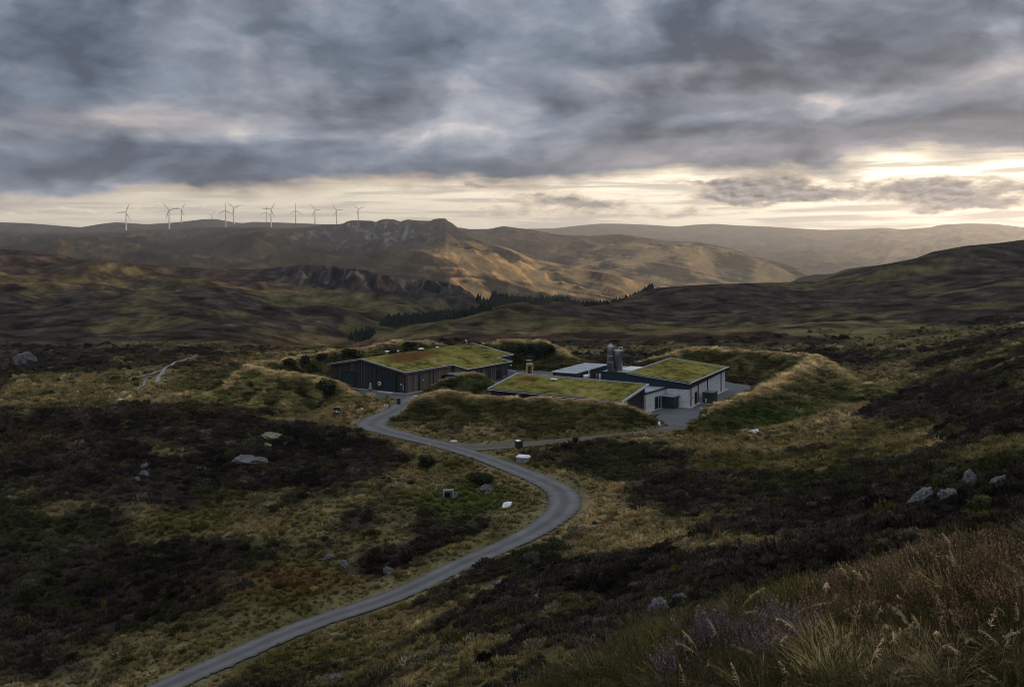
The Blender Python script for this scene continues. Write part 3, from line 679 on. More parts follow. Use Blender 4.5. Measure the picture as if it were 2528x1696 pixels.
M_greyboard = board_mat('weathered boards', (.055, .043, .036), (.13, .105, .090), (.30, .26, .23))
m, t, b = mat('pale blockwork'); tc = t.n.new('ShaderNodeTexCoord').outputs['Object']; x, y, z = t.sep(tc)
bk = t.n.new('ShaderNodeTexBrick'); t.l.new(t.xyz(t.m('ADD', x, y), z, 0.0), bk.inputs['Vector'])
bk.inputs['Scale'].default_value = 1.0; bk.inputs['Brick Width'].default_value = .95; bk.inputs['Row Height'].default_value = .42; bk.inputs['Mortar Size'].default_value = .03
bk.inputs['Color1'].default_value = (.62, .62, .63, 1); bk.inputs['Color2'].default_value = (.53, .53, .545, 1); bk.inputs['Mortar'].default_value = (.32, .32, .33, 1); bk.inputs['Bias'].default_value = -.2
n = t.m('MULTIPLY_ADD', t.noise(tc, 1.2, 5, .65), .5, .75); t.l.new(t.v('MULTIPLY', bk.outputs[0], t.xyz(n, n, n)), b.inputs['Base Color']); b.inputs['Roughness'].default_value = .85
bump(t, b, bk.outputs['Fac'], -.4, .02); M_block = m
m, t, b = mat('sedum'); tc = t.n.new('ShaderNodeTexCoord').outputs['Object']
n1 = t.noise(tc, .13, 4, .6); n2 = t.noise(tc, .55, 6, .72); n3 = t.noise(tc, 5, 3, .7)
c = t.ramp(t.m('MULTIPLY_ADD', n2, .65, t.m('MULTIPLY', n1, .35)), [(.39, (.036, .028, .012)), (.46, (.102, .092, .024)), (.54, (.175, .152, .040)), (.62, (.25, .195, .08))])
rd = attr(t, 'red'); rdx = t.sep(rd)[0]
c = t.mix(t.rng_(t.m('ADD', rdx, t.m('MULTIPLY', t.m('SUBTRACT', n2, .5), 2.4)), .35, .95, 0, .9), c, (.105, .042, .022))
k = t.m('MULTIPLY_ADD', n3, .9, .55); t.l.new(t.v('MULTIPLY', c, t.xyz(k, k, k)), b.inputs['Base Color']); b.inputs['Roughness'].default_value = 1; b.inputs['Specular IOR Level'].default_value = 0
bump(t, b, t.m('ADD', n2, n3), 1.0, .12); M_sedum = m
M_fascia = simple('dark fascia', (.040, .042, .046), .5)
M_trim = simple('pale metal trim', (.52, .52, .54), .45, .0, .1)
M_teal = simple('dark teal sheet', (.016, .032, .044), .5, 0, .2, .6)
M_tealdoor = simple('dark green door', (.010, .022, .028), .55, 0, .25, .5)
M_black = simple('black opening', (.006, .007, .008), .4)
M_glass = simple('dark glass', (.012, .017, .020), .08, 0, .1, .4, .6)
M_conc = simple('pale concrete', (.36, .355, .345), .85, 0, .2, .8)
M_grey = simple('grey sheet', (.23, .235, .245), .6, 0, .15, .7)
M_white = simple('white paint', (.74, .74, .75), .5, 0, .08)
M_panel = simple('blue grey metal roof', (.30, .345, .385), .38, .2, .18, .5)
M_steel = simple('stainless steel', (.24, .255, .28), .34, .9, .15, .7)
M_green = simple('green cabinet', (.015, .032, .026), .5, 0, .2)
M_yellow = simple('cream yellow paint', (.52, .40, .18), .6, 0, .12)
M_redbrown = simple('red brown inside', (.075, .028, .020), .7)
M_navy = simple('dark navy board', (.020, .023, .033), .45, 0, .2)
M_stone = simple('lichen stone', (.30, .30, .31), .95, 0, .5, 2.5)
M_turb = simple('turbine white', (.36, .36, .36), .5, 0, .05, .05)
M_red = simple('red paint', (.30, .05, .045), .6)

def sedum(parent, corners, red, n=(60, 40), thick=.10):
    """planted layer over a sloping roof: corners a, b, c, d (local); red(u, v) -> reddish patches"""
    a, b_, c_, d_ = [np.array(q, float) for q in corners]
    u = np.linspace(0, 1, n[0])[:, None, None]; v = np.linspace(0, 1, n[1])[None, :, None]
    p = (a * (1 - u) + b_ * u) * (1 - v) + (d_ * (1 - u) + c_ * u) * v
    e = np.minimum(np.minimum(u, 1 - u) * n[0] / 3, np.minimum(v, 1 - v) * n[1] / 3)[..., 0]
    p[..., 2] += thick * np.clip(e, .0, 1) + np.clip(e, 0, 1) * .07 * fbm(p[..., 0] * 1.1, p[..., 1] * 1.1, 4)
    me = np_mesh('planting', p.reshape(-1, 3), grid_faces(n[0], n[1]))
    uu, vv = np.broadcast_arrays(u[..., 0], v[..., 0]); r = red(uu, vv)
    set_col(me, 'red', np.repeat(r.reshape(-1, 1), 3, 1)); return link('planting', me, M_sedum, parent)
def ell(u, v, cu_, cv_, ru, rv): return np.exp(-((u - cu_) / ru) ** 2 - ((v - cv_) / rv) ** 2)
def slab(mb, quad, th):
    return mb.hexa([(x, y, z - th) for x, y, z in quad], quad)
def edging(mb, path, w=.13, h=.10, dz=.02):
    for p, q in zip(path, path[1:]): mb.bar((p[0], p[1], p[2] + dz), (q[0], q[1], q[2] + dz), w, h)

ANG = math.atan2(.834, .551)
# ---- long timber building with pitched sedum roof -------------------------------------------------
A0 = G(1001.4, 972.3)
tb = empty('timber_building', A0, ANG, 'long dark timber building with pitched mossy roof and two roller doors', 'building')
L, Wd, YR, ZR, ZE = 38.5, 20.5, 11.4, 6.39, 4.44
sl = (ZR - ZE) / YR; ZL = ZR - (Wd - YR) * .175
def rz_(y): return ZR - abs(y - YR) * (sl if y < YR else .175)
mb = MB(); prof = [(0, 0), (Wd, 0), (Wd, ZL - .30), (YR, ZR - .30), (0, ZE - .30)]
mb.hexa([(0, y, z) for y, z in prof], [(L, y, z) for y, z in prof]); gable = mb.build('gable_wall', M_darkboard, tb)
mb = MB(); mb.box(.02, L, -.07, -.005, 0, ZE - .32); mb.hexa([(15.7, -4, 0), (31.6, -4, 0), (31.6, -.08, 0), (15.7, -.08, 0)], [(15.7, -4, 3.45), (31.6, -4, 3.45), (31.6, -.08, 4.1), (15.7, -.08, 4.1)])
mb.build('side_wall', M_greyboard, tb)
roof = MB()
slab(roof, [(-.5, -.45, rz_(-.45)), (L + .5, -.45, rz_(-.45)), (L + .5, YR, ZR), (-.5, YR, ZR)], .24)
slab(roof, [(-.5, YR, ZR), (L + .5, YR, ZR), (L + .5, Wd + .45, rz_(Wd + .45)), (-.5, Wd + .45, rz_(Wd + .45))], .24)
slab(roof, [(15.2, -4.5, rz_(-4.5)), (32.1, -4.5, rz_(-4.5)), (32.1, -.45, rz_(-.45)), (15.2, -.45, rz_(-.45))], .24)
roof = roof.build('roof', M_fascia, tb)
sedum(roof, [(-.25, -.2, rz_(-.2)), (L + .25, -.2, rz_(-.2)), (L + .25, YR, ZR), (-.25, YR, ZR)],
      lambda u, v: 1.15 * ell(u, v, .27, .76, .18, .27) + .65 * ell(u, v, .52, .8, .12, .2) + .35 * ell(u, v, .12, .5, .1, .2), (150, 60))
sedum(roof, [(15.45, -4.2, rz_(-4.2)), (31.85, -4.2, rz_(-4.2)), (31.85, -.2, rz_(-.2)), (15.45, -.2, rz_(-.2))], lambda u, v: .2 * ell(u, v, .8, .5, .2, .5), (80, 26), .099)
sedum(roof, [(-.25, YR, ZR), (L + .25, YR, ZR), (L + .25, Wd + .2, rz_(Wd + .2)), (-.25, Wd + .2, rz_(Wd + .2))], lambda u, v: .4 * ell(u, v, .4, .3, .3, .3), (100, 40))
mb = MB(); o_ = .57
edging(mb, [(-o_, Wd + .5, rz_(Wd + .5)), (-o_, YR, ZR), (-o_, -.5, rz_(-.5)), (15.12, -.5, rz_(-.5)), (15.12, -4.58, rz_(-4.58)), (32.2, -4.58, rz_(-4.58)), (32.2, -.5, rz_(-.5)), (L + o_, -.5, rz_(-.5)), (L + o_, YR, ZR), (L + o_, Wd + .5, rz_(Wd + .5))])
mb.build('edge_trim', M_trim, roof)
mb = MB(); edging(mb, [(-o_ + .02, Wd + .5, rz_(Wd + .5) - .27), (-o_ + .02, YR, ZR - .27), (-o_ + .02, -.5, rz_(-.5) - .27), (15.1, -.5, rz_(-.5) - .27)], .06, .08); mb.build('gutter', M_grey, roof)
mb = MB(); mb.box(-.45, -.005, -.3, Wd, -.05, .10); mb.box(-.45, 15.5, -.55, -.075, -.05, .09); mb.build('plinth', M_conc, tb)
def roller(y0, y1, h):
    d = MB(); d.box(-.05, -.012, y0, y1, .1, h); d = d.build('roller_door', M_tealdoor, tb)
    s = MB()
    for k in range(int((h - .2) / .3)): s.box(-.075, -.052, y0 + .06, y1 - .06, .16 + k * .3, .16 + k * .3 + .23)
    s.build('shutter_slats', M_tealdoor, d)
    f = MB(); f.box(-.14, -.012, y0 - .18, y0 - .01, .1, h + .16); f.box(-.14, -.012, y1 + .01, y1 + .18, .1, h + .16); f.box(-.14, -.012, y0 - .01, y1 + .01, h + .005, h + .16); f.build('door_frame', M_black, d)
roller(2.6, 5.9, 3.3); roller(13.7, 17.3, 3.3)
for q_ in ((-1.6, 2.4, 6.1), (-2.6, 13.4, 17.6)): mb = MB(); mb.box(q_[0], -.46, q_[1], q_[2], -.04, .07); mb.build('threshold', M_conc, tb)
# roof vents, chimney cowl, wall fittings
def vent(x, y, r_, h, leg=True):
    v = MB(); v.lathe([(r_ * .45, 0), (r_ * .45, h), (r_, h + .02), (r_ * .9, h + .16), (r_ * .3, h + .26)], (x, y, rz_(y)), 14); v.build('roof_vent', M_white, tb, True)
vent(9.0, 12.6, .55, .75); vent(12.3, 12.3, .28, .5); vent(19.0, 11.2, .75, .35); vent(25, 11.3, .4, .15)
mb = MB(); mb.tube([(36.0, 11.0, ZR - .1), (36.0, 11.0, ZR + .75)], .09, 8); mb.tube([(36, 11, ZR + .7), (37.2, 12.2, ZR + .85)], .16, 8); mb.build('chimney_cowl', M_conc, tb, True)
mb = MB(); mb.lathe([(.42, -.05), (.42, .05), (.20, .06), (.20, -.05)], (0, 0, 0), 20); bmesh.ops.transform(mb.bm, matrix=Matrix.Translation((-.08, 6.9, 1.55)) @ Matrix.Rotation(R(90), 4, 'Y'), verts=mb.bm.verts)
dsc = mb.build('round_sign', M_white, tb)
mb = MB(); mb.lathe([(.27, -.04), (.27, .04), (.0001, .041)], (0, 0, 0), 18); bmesh.ops.transform(mb.bm, matrix=Matrix.Translation((-.15, 6.9, 1.55)) @ Matrix.Rotation(R(90), 4, 'Y'), verts=mb.bm.verts); mb.build('sign_centre', M_black, dsc)
mb = MB(); mb.hexa([(-.225, 6.78, 1.42), (-.195, 6.78, 1.42), (-.195, 6.78, 1.68), (-.225, 6.78, 1.68)], [(-.225, 7.05, 1.54), (-.195, 7.05, 1.54), (-.195, 7.05, 1.56), (-.225, 7.05, 1.56)]); mb.build('sign_arrow', M_white, dsc)
mb = MB(); mb.lathe([(.16, 0), (.20, .10), (.06, .22)], (-.25, .95, 1.75), 12); mb.bar((-.25, .95, 1.8), (0, .95, 1.8), .06); mb.build('wall_lamp', M_white, tb, True)
mb = MB(); mb.box(-.16, -.012, .45, .68, .6, 1.75); mb.build('meter_box', M_grey, tb)
for x in (.35, 8.9): mb = MB(); mb.bar((x, -.14, .1), (x, -.14, ZE - .4), .11); mb.build('downpipe', M_fascia, tb)
def win(x0, x1, z0, z1, y=-.075, name='window', m=M_glass, bars=0):
    w = MB(); w.box(x0, x1, y - .03, y, z0, z1); w = w.build(name, m, tb)
    f = MB()
    for a_, b_2 in ((x0 - .08, x0 - .005), (x1 + .005, x1 + .08)): f.box(a_, b_2, y - .08, y - .001, z0 - .08, z1 + .08)
    f.box(x0 - .005, x1 + .005, y - .08, y - .001, z1 + .005, z1 + .08); f.box(x0 - .005, x1 + .005, y - .08, y - .001, z0 - .08, z0 - .005)
    for k in range(bars): xx = x0 + (x1 - x0) * (k + 1) / (bars + 1); f.box(xx - .05, xx + .05, y - .07, y - .032, z0, z1)
    f.build('window_frame', M_fascia, w)
win(3.9, 4.5, .12, 3.5, name='side_door'); win(11.8, 14.6, 1.3, 2.4, m=M_black)
for x0, x1 in ((18.2, 19.0), (20.4, 21.2), (23.0, 24.4), (26.4, 28.6)): win(x0, x1, .2, 3.0, -4.003, bars=1)
win(29.2, 31.2, .9, 3.1, -4.003, m=M_fascia, bars=3)
win(36.3, 38.0, .3, 3.6, bars=1)
mb = MB(); mb.lathe([(.13, 0), (.17, .1), (.05, .2)], (5.3, -.3, 2.1), 12); mb.bar((5.3, -.3, 2.15), (5.3, -.07, 2.15), .05); mb.build('wall_lamp', M_white, tb, True)
mb = MB(); mb.lathe([(.16, 0), (.22, .12), (.06, .24)], (31.9, -4.35, 2.75), 12); mb.bar((31.75, -4.2, 2.85), (31.5, -3.9, 2.85), .06); mb.build('wall_lamp', M_white, tb, True)
# pebble-topped lean-to in the inner corner
mb = MB(); mb.box(12.9, 15.65, -3.6, -.1, 0, 2.45); st = mb.build('lean_to', M_darkboard, tb)
mb = MB(); mb.box(12.7, 15.68, -3.8, -.12, 2.46, 2.60); mb.build('lean_to_roof', M_fascia, st)
mb = MB(); r_ = random.Random(5)
for k in range(150):
    x, y, q = r_.uniform(12.85, 15.5), r_.uniform(-3.65, -.3), r_.uniform(.07, .17)
    mb.box(x - q, x + q, y - q * .8, y + q * .8, 2.59, 2.61 + q * 1.2, None)
mb.build('pebble_layer', M_stone, st)
# pale hose cone standing at the wall
cone = empty('grit_bin', (0, 0, 0), 0, 'small pale grey tapered bin against the dark gable wall', 'bin')
q = tb.matrix_basis if False else Matrix.Translation(A0) @ Matrix.Rotation(ANG, 4, 'Z')
cone.location = q @ Vector((-.75, 8.7, .06)); cone.rotation_euler = (0, 0, ANG)
mb = MB(); mb.lathe([(.46, 0), (.40, .5), (.26, 1.05), (.2, 1.25)], n=14); mb.build('body', M_grey, cone, True)
mb = MB(); mb.lathe([(.22, 1.26), (.13, 1.42), (.15, 1.55), (.05, 1.62)], n=12); mb.build('cap', M_trim, cone, True)

# ---- low timber building with mono-pitched sedum roof ----------------------------------------------
B0 = (18.7, 170.9, 0)
lb = empty('low_timber_building', B0, ANG, 'low dark timber building with single slope mossy roof behind the front bank', 'building')
LX, LY, Z0, Z1 = 9.3, 27.0, 3.3, 4.95
zr = lambda x: Z0 + (Z1 - Z0) * x / LX
mb = MB(); mb.hexa([(0, 0, -.3), (LX, 0, -.3), (LX, LY, -.3), (0, LY, -.3)], [(0, 0, zr(0) - .26), (LX, 0, zr(LX) - .26), (LX, LY, zr(LX) - .26), (0, LY, zr(0) - .26)]); mb.build('wall', M_darkboard, lb)
mb = MB(); e = .45
slab(mb, [(-e, -e, zr(-e)), (LX + e, -e, zr(LX + e)), (LX + e, LY + e, zr(LX + e)), (-e, LY + e, zr(-e))], .22); roof = mb.build('roof', M_fascia, lb)
i_ = .15
sedum(roof, [(-i_, -i_, zr(-i_)), (LX + i_, -i_, zr(LX + i_)), (LX + i_, LY + i_, zr(LX + i_)), (-i_, LY + i_, zr(-i_))], lambda u, v: 1.0 * ell(u, v, .72, .86, .22, .10) + .3 * ell(u, v, .9, .4, .2, .3), (60, 130))
mb = MB(); e += .07
edging(mb, [(-e, LY + e, zr(-e)), (LX + e, LY + e, zr(LX + e))], .16, .12); edging(mb, [(-e, -e, zr(-e)), (LX + e, -e, zr(LX + e))], .16, .12); edging(mb, [(LX + e, -e, zr(LX + e)), (LX + e, LY + e, zr(LX + e))], .10, .07); edging(mb, [(-e, -e, zr(-e) - .20), (-e, LY + e, zr(-e) - .20)], .10, .08)
edging(mb, [(-e + .25, -e - .05, zr(-e) - .2), (LX + e, -e - .05, zr(LX + e) - .2)], .08, .12)
mb.build('edge_trim', M_trim, roof)
mb = MB()
for dy in (-.35, .35): mb.lathe([(.16, 0), (.16, .22), (.38, .25), (.34, .42), (.12, .5)], (6.9, 17.6 + dy, zr(6.9) + .05), 14)
mb.build('roof_vent', M_white, lb, True)
mb = MB(); mb.lathe([(.2, 0), (.2, .2), (.05, .25)], (8.4, 18.9, zr(8.4)), 10); mb.build('roof_outlet', M_black, lb, True)

# ---- blockwork building with sloping sedum roof, and the flat link --------------------------------
D0 = (32.5, 183.3, 0); DA = math.atan2(.893, .45)
bb = empty('block_building', D0, DA, 'pale blockwork building with dark upper cladding and tilted mossy roof', 'building')
DX, DY, ZA, ZB = 26.0, 11.2, 4.74, 5.85
zd = lambda y: ZA + (ZB - ZA) * y / DY
mb = MB(); mb.hexa([(0, 0, -.2), (DX, 0, -.2), (DX, DY, -.2), (0, DY, -.2)], [(0, 0, 3.42), (DX, 0, 3.9), (DX, DY, 3.9), (0, DY, 3.42)]); mb.build('wall', M_block, bb)
mb = MB(); o_ = .05
mb.hexa([(-o_, -o_, 3.40), (DX + o_, -o_, 3.88), (DX + o_, DY + o_, 3.88), (-o_, DY + o_, 3.40)], [(-o_, -o_, zd(0) - .22), (DX + o_, -o_, zd(0) - .22), (DX + o_, DY + o_, zd(DY) - .22), (-o_, DY + o_, zd(DY) - .22)]); mb.build('upper_cladding', M_teal, bb)
mb = MB(); e = .55
slab(mb, [(-e, -e, zd(-e)), (DX + e, -e, zd(-e)), (DX + e, DY + e, zd(DY + e)), (-e, DY + e, zd(DY + e))], .21); roof = mb.build('roof', M_fascia, bb)
i_ = .25
sedum(roof, [(-i_, -i_, zd(-i_)), (DX + i_, -i_, zd(-i_)), (DX + i_, DY + i_, zd(DY + i_)), (-i_, DY + i_, zd(DY + i_))], lambda u, v: .10 + .3 * ell(u, v, .3, .3, .2, .2) + .25 * ell(u, v, .75, .7, .2, .2), (120, 60))
mb = MB(); e += .07
edging(mb, [(-e, -e, zd(-e)), (DX + e, -e, zd(-e))], .16, .12); edging(mb, [(-e, DY + e, zd(DY + e)), (DX + e, DY + e, zd(DY + e))], .13, .10); edging(mb, [(DX + e, -e, zd(-e)), (DX + e, DY + e, zd(DY + e))], .10, .08)
edging(mb, [(-e, -e, zd(-e) - .20), (-e, DY + e, zd(DY + e) - .20)], .08, .08)
mb.build('edge_trim', M_trim, roof)
for x in (1.3, 6.0, 12.5, 22.5):
    mb = MB(); mb.bar((x, -.09, .05), (x, -.09, zd(0) - .25), .17); mb.build('wall_post', M_fascia, bb)
mb = MB(); mb.box(3.9, 5.5, -.05, -.004, .05, 2.35); dr = mb.build('door', M_black, bb)
mb = MB(); mb.box(2.6, 2.95, -.06, -.004, 1.35, 1.75); mb.build('wall_plate', M_grey, bb)
mb = MB(); mb.box(-.35, DX + .8, -.55, -.02, -.05, .08); mb.box(-.35, -.02, -.55, 9, -.05, .085); mb.build('plinth', M_conc, bb)
lk = empty('flat_link_building', (23.95, 178.1, 0), ANG, 'small flat roofed pale block link between timber and block buildings', 'building')
KL, KW = 9.6, 5.2
mb = MB(); mb.box(0, KL, 0, KW, -.2, 3.25); mb.build('wall', M_block, lk)
mb = MB(); mb.box(-.1, KL + .1, -.1, KW, 3.26, 3.55); rf = mb.build('parapet', M_fascia, lk)
mb = MB(); mb.box(.12, KL - .1, .16, KW - .1, 3.551, 3.60); mb.build('roof_sheet', M_panel, rf)
mb = MB(); mb.box(3.7, 5.0, -.05, -.004, .08, 2.3); dr = mb.build('door', M_glass, lk)
mb = MB(); mb.box(5.02, 5.35, -.07, -.004, .08, 2.36); mb.box(3.6, 3.69, -.07, -.004, .08, 2.36); mb.box(3.7, 5.0, -.07, -.004, 2.31, 2.38); mb.build('door_frame', M_grey, dr)
mb = MB(); mb.box(5.4, 6.1, -.05, -.004, .08, 2.3); mb.build('window', M_glass, lk)
mb = MB(); mb.box(6.5, 6.62, -2.4, -.02, .05, 2.15); mb.box(6.5, KL, -2.4, -2.28, .05, 2.15); mb.build('screen_wall', M_teal, lk)
mb = MB(); mb.box(6.3, KL + .2, -2.7, -.02, 2.16, 2.27); mb.build('porch_roof', M_grey, lk)
mb = MB(); mb.box(0, 6.3, -.3, -.01, -.04, .07); mb.build('plinth', M_conc, lk)

# ---- flat metal-roofed shed and plant block with silos -------------------------------------------
EA = math.atan2(.88, .47)
es = empty('metal_roof_shed', (13.2, 206.6, 0), EA, 'dark shed with flat blue grey metal roof behind the low building', 'shed')
mb = MB(); mb.box(0, 17, 0, 5.2, -.2, 3.25); mb.build('wall', M_teal, es)
mb = MB(); mb.box(-.2, 17.2, -.2, 5.4, 3.26, 3.46); rf = mb.build('roof', M_panel, es)
mb = MB()
for k in range(1, 6): mb.box(-.2 + k * 2.9, -.14 + k * 2.9, -.2, 5.4, 3.461, 3.52)
mb.build('roof_seams', M_grey, rf)
mb = MB(); edging(mb, [(-.24, -.24, 3.4), (-.24, 5.44, 3.4), (17.24, 5.44, 3.4)], .1, .16); edging(mb, [(-.24, -.24, 3.4), (17.24, -.24, 3.4)], .07, .12); mb.build('edge_trim', M_trim, rf)
fs = empty('plant_block', (25.3, 208.6, 0), EA, 'dark teal flat plant block carrying the two steel silos', 'building')
mb = MB(); mb.box(0, 10.5, 0, 6.9, -.2, 3.0); mb.build('wall', M_teal, fs)
mb = MB(); mb.box(-.12, 10.6, -.12, 7.0, 3.01, 3.16); rf = mb.build('roof', M_grey, fs)
mb = MB(); mb.box(3.2, 10.2, 1.0, 4.4, 3.161, 3.30); mb.build('roof_panel', M_trim, rf)
mb = MB(); edging(mb, [(-.18, -.18, 3.12), (10.66, -.18, 3.12)], .08, .16); edging(mb, [(-.18, -.18, 3.12), (-.18, 7.06, 3.12)], .08, .16); mb.build('edge_trim', M_fascia, rf)
def at_local(root_loc, ang, v): return Matrix.Translation(root_loc) @ Matrix.Rotation(ang, 4, 'Z') @ Vector(v)
def silo(px, r_, h, dome, label):
    o = empty('silo', ((px - CX) / F * 211.8, 211.8, 3.165), 0, label, 'silo', 'steel silos on the plant block roof')
    mb = MB(); mb.lathe([(r_, .0), (r_, h)] + ([(r_ * .9, h + r_ * .22), (r_ * .55, h + r_ * .42), (.05, h + r_ * .5)] if dome else [(r_ * .97, h + .06), (.05, h + .12)]), n=28); mb.build('tank', M_steel, o, True)
    for f in ((.36, .62, .97) if dome else (.03, .97)):
        mb = MB(); mb.lathe([(r_ + .005, h * f - .05), (r_ + .04, h * f - .04), (r_ + .04, h * f + .04), (r_ + .005, h * f + .05)], n=28); mb.build('band', M_trim, o, True)
    return o
s1 = silo(1507.3, .67, 5.35, True, 'taller slim steel silo with domed cap and bands')
mb = MB(); mb.tube([(0, 0, 5.6), (0, 0, 6.0)], .1, 8); mb.build('cap_vent', M_trim, s1); mb = MB(); mb.bar((-.35, -.3, 5.4), (-.35, -.3, 5.9), .05); mb.build('lifting_lug', M_trim, s1)
mb = MB(); mb.tube([(.45, -.62, 0), (.45, -.62, 2.2)], .10, 8); mb.build('outlet_pipe', M_grey, s1)
s2 = silo(1525.5, .95, 4.5, False, 'shorter wide steel silo with hooped rail on top')
mb = MB(); mb.tube([(.2, .2, 4.5), (.2, .2, 5.05), (.28, .2, 5.15), (.98, .2, 5.15), (1.06, .2, 5.05), (1.06, .2, 4.7), (.98, .2, 4.55)], .05, 8); mb.build('hoop_rail', M_white, s2, True)
mb = MB(); mb.box(-.95, -.25, -1.1, -.55, 0, .6); mb.build('pump_box', M_fascia, s2)

# ---- yard things -----------------------------------------------------------------------------------
gc = empty('utility_cabinet', at_local(D0, DA, (6.3, -2.9, 0)), DA, 'dark green box cabinet on a pale slab beside the block building', 'cabinet')
mb = MB(); mb.box(-.6, 3.6, -.6, 2.6, 0, .10); mb.build('base_slab', M_conc, gc)
mb = MB(); mb.box(0, 3.0, 0, 2.1, .101, 2.05); mb.build('body', M_green, gc, bevel=.03)
mb = MB(); mb.box(-.05, 3.05, -.05, 2.15, 2.052, 2.18); mb.build('lid', simple('green grey lid', (.085, .10, .092), .6), gc)
mb = MB(); mb.box(-.025, -.003, .12, 1.0, .2, 1.95); mb.build('door', M_green, gc); mb = MB(); mb.box(-.025, -.003, 1.08, 1.98, .2, 1.95); mb.build('door', M_green, gc)
def bollard(p, h, r_, label, m=M_white, group=None):
    mb = MB(); mb.lathe([(r_, 0), (r_, h * .88), (r_ * .75, h * .97), (.02, h)], n=12); o = mb.build('bollard', m, smooth=True); o.location = p; return tag(o, label, 'bollard', group)
bollard(at_local(D0, DA, (5.5, -1.7, .1)), 1.0, .10, 'white bollard in front of the green cabinet')
bollard(at_local(D0, DA, (3.6, -.8, .02)), .55, .22, 'short white round stub by the black doorway', M_trim)
def slab_mark(name, px, py, a, b_, ang, label, h=.05):
    mb = MB(); mb.box(-a, a, -b_, b_, 0, h); o = mb.build(name, M_conc); o.location = (*G(px, py)[:2], .02); o.rotation_euler = (0, 0, ang); return tag(o, label, 'slab', 'concrete slabs set in the yard')
slab_mark('concrete_slab', 1037, 978, 1.4, .75, .1, 'pale concrete slab by the timber building corner')
slab_mark('concrete_slab', 1737, 1008.5, .7, .35, -.3, 'pale concrete slab before the block building corner')
slab_mark('concrete_slab', 1606, 1021.5, .5, .25, .5, 'small pale slab beside the link building corner')
# pale walls and railing behind the low building
def wall(p, q, h0, h1, th, label, m=M_grey, name='retaining_wall'):
    p, q = Vector((*p, 0)), Vector((*q, 0)); d = q - p; L_ = d.length; o = empty(name, p, math.atan2(d.y, d.x), label, 'wall')
    mb = MB(); mb.hexa([(0, 0, -.2), (L_, 0, -.2), (L_, th, -.2), (0, th, -.2)], [(0, 0, h0), (L_, 0, h1), (L_, th, h1), (0, th, h0)]); mb.build('panel', m, o)
    mb = MB(); mb.hexa([(-.05, -.05, h0 + .002), (L_ + .05, -.05, h1 + .002), (L_ + .05, th + .05, h1 + .002), (-.05, th + .05, h0 + .002)], [(-.05, -.05, h0 + .10), (L_ + .05, -.05, h1 + .10), (L_ + .05, th + .05, h1 + .10), (-.05, th + .05, h0 + .10)]); mb.build('coping', M_trim, o)
    return o
wall((-.95, 222.5), (.65, 221.5), 1.95, 1.95, .25, 'tall pale grey wall panel by the timber building end')
wall((.75, 221.3), (3.2, 222.3), 1.55, .75, .2, 'pale low wall sloping down from the grey panel', M_conc)
wall((3.3, 222.3), (9.0, 220.2), .75, .55, .2, 'long low pale wall running to the metal roofed shed', M_conc)
fn = empty('railing', (-1.75, 203.0, 0), math.atan2(9.5, 2.3), 'white railing beside the pale bulk tank', 'railing')
for k in range(6): mb = MB(); mb.bar((k * 1.9, 0, 0), (k * 1.9, 0, 1.35), .08); mb.build('post', M_white, fn)
mb = MB(); mb.bar((0, 0, 1.38), (9.5, 0, 1.38), .09); mb.bar((0, 0, .75), (9.5, 0, .75), .06); mb.build('rail', M_white, fn)
mb = MB(); mb.box(.05, 9.45, .045, .075, .1, 1.3); mb.build('infill_panel', M_grey, fn)
bt_ = empty('bulk_tank', (-2.7, 199.8, 0), ANG, 'pale grey rounded bulk tank with pipe frame on top', 'tank')
mb = MB(); mb.box(-.85, .85, -.75, .75, .15, 1.85); mb.build('tank', M_grey, bt_, True, bevel=.22)
mb = MB()
for y in (-.5, .5): mb.tube([(-.6, y, 1.8), (-.6, y, 2.25), (-.5, y, 2.35), (.5, y, 2.35), (.6, y, 2.25), (.6, y, 1.8)], .05, 8)
for x in (-.4, 0, .4): mb.bar((x, -.5, 2.35), (x, .5, 2.35), .06)
mb.build('pipe_frame', M_panel, bt_)
mb = MB(); mb.box(-.9, .9, -.8, .8, 0, .145); mb.build('pallet', M_fascia, bt_)
kx = P(1307.5, 918, 233)
ki = empty('yellow_kiosk', (kx[0], 233, .0), 0.12, 'cream yellow kiosk with dark opening behind the low pale wall', 'kiosk')
mb = MB(); mb.box(-.8, -.55, -.4, .5, 0, 1.7); mb.box(.55, .8, -.4, .5, 0, 1.7); mb.box(-.549, .549, .42, .5, 0, 1.7); mb.build('frame', M_yellow, ki)
mb = MB(); mb.box(-.8, .8, -.42, .5, 1.701, 2.35); mb.build('hood', M_yellow, ki, bevel=.16)
mb = MB(); mb.box(-.54, .16, .0, .3, .02, 1.66); mb.build('shutter', M_redbrown, ki)
mb = MB()
for x, w in ((-.45, .12), (-.1, .16), (.28, .12), (.5, .08)): mb.box(x - w, x + w, -.44, -.425, 1.86, 2.08)
mb.build('hood_marks', simple('olive marks', (.20, .17, .05), .7), ki)
di = empty('dish', (P(1306, 895, 238)[0], 238, 0), 0, 'grey oval dish on a pole above the yellow kiosk', 'dish')
mb = MB(); mb.tube([(0, 0, float(gz(di.location.x, 238)[0]) - .3), (0, 0, 2.3)], .06, 8); mb.build('pole', M_fascia, di)
mb = MB(); mb.lathe([(.05, 2.22), (.55, 2.30), (.8, 2.48), (.76, 2.5), (.3, 2.42), (.01, 2.40)], n=20); mb.build('bowl', M_panel, di, True)
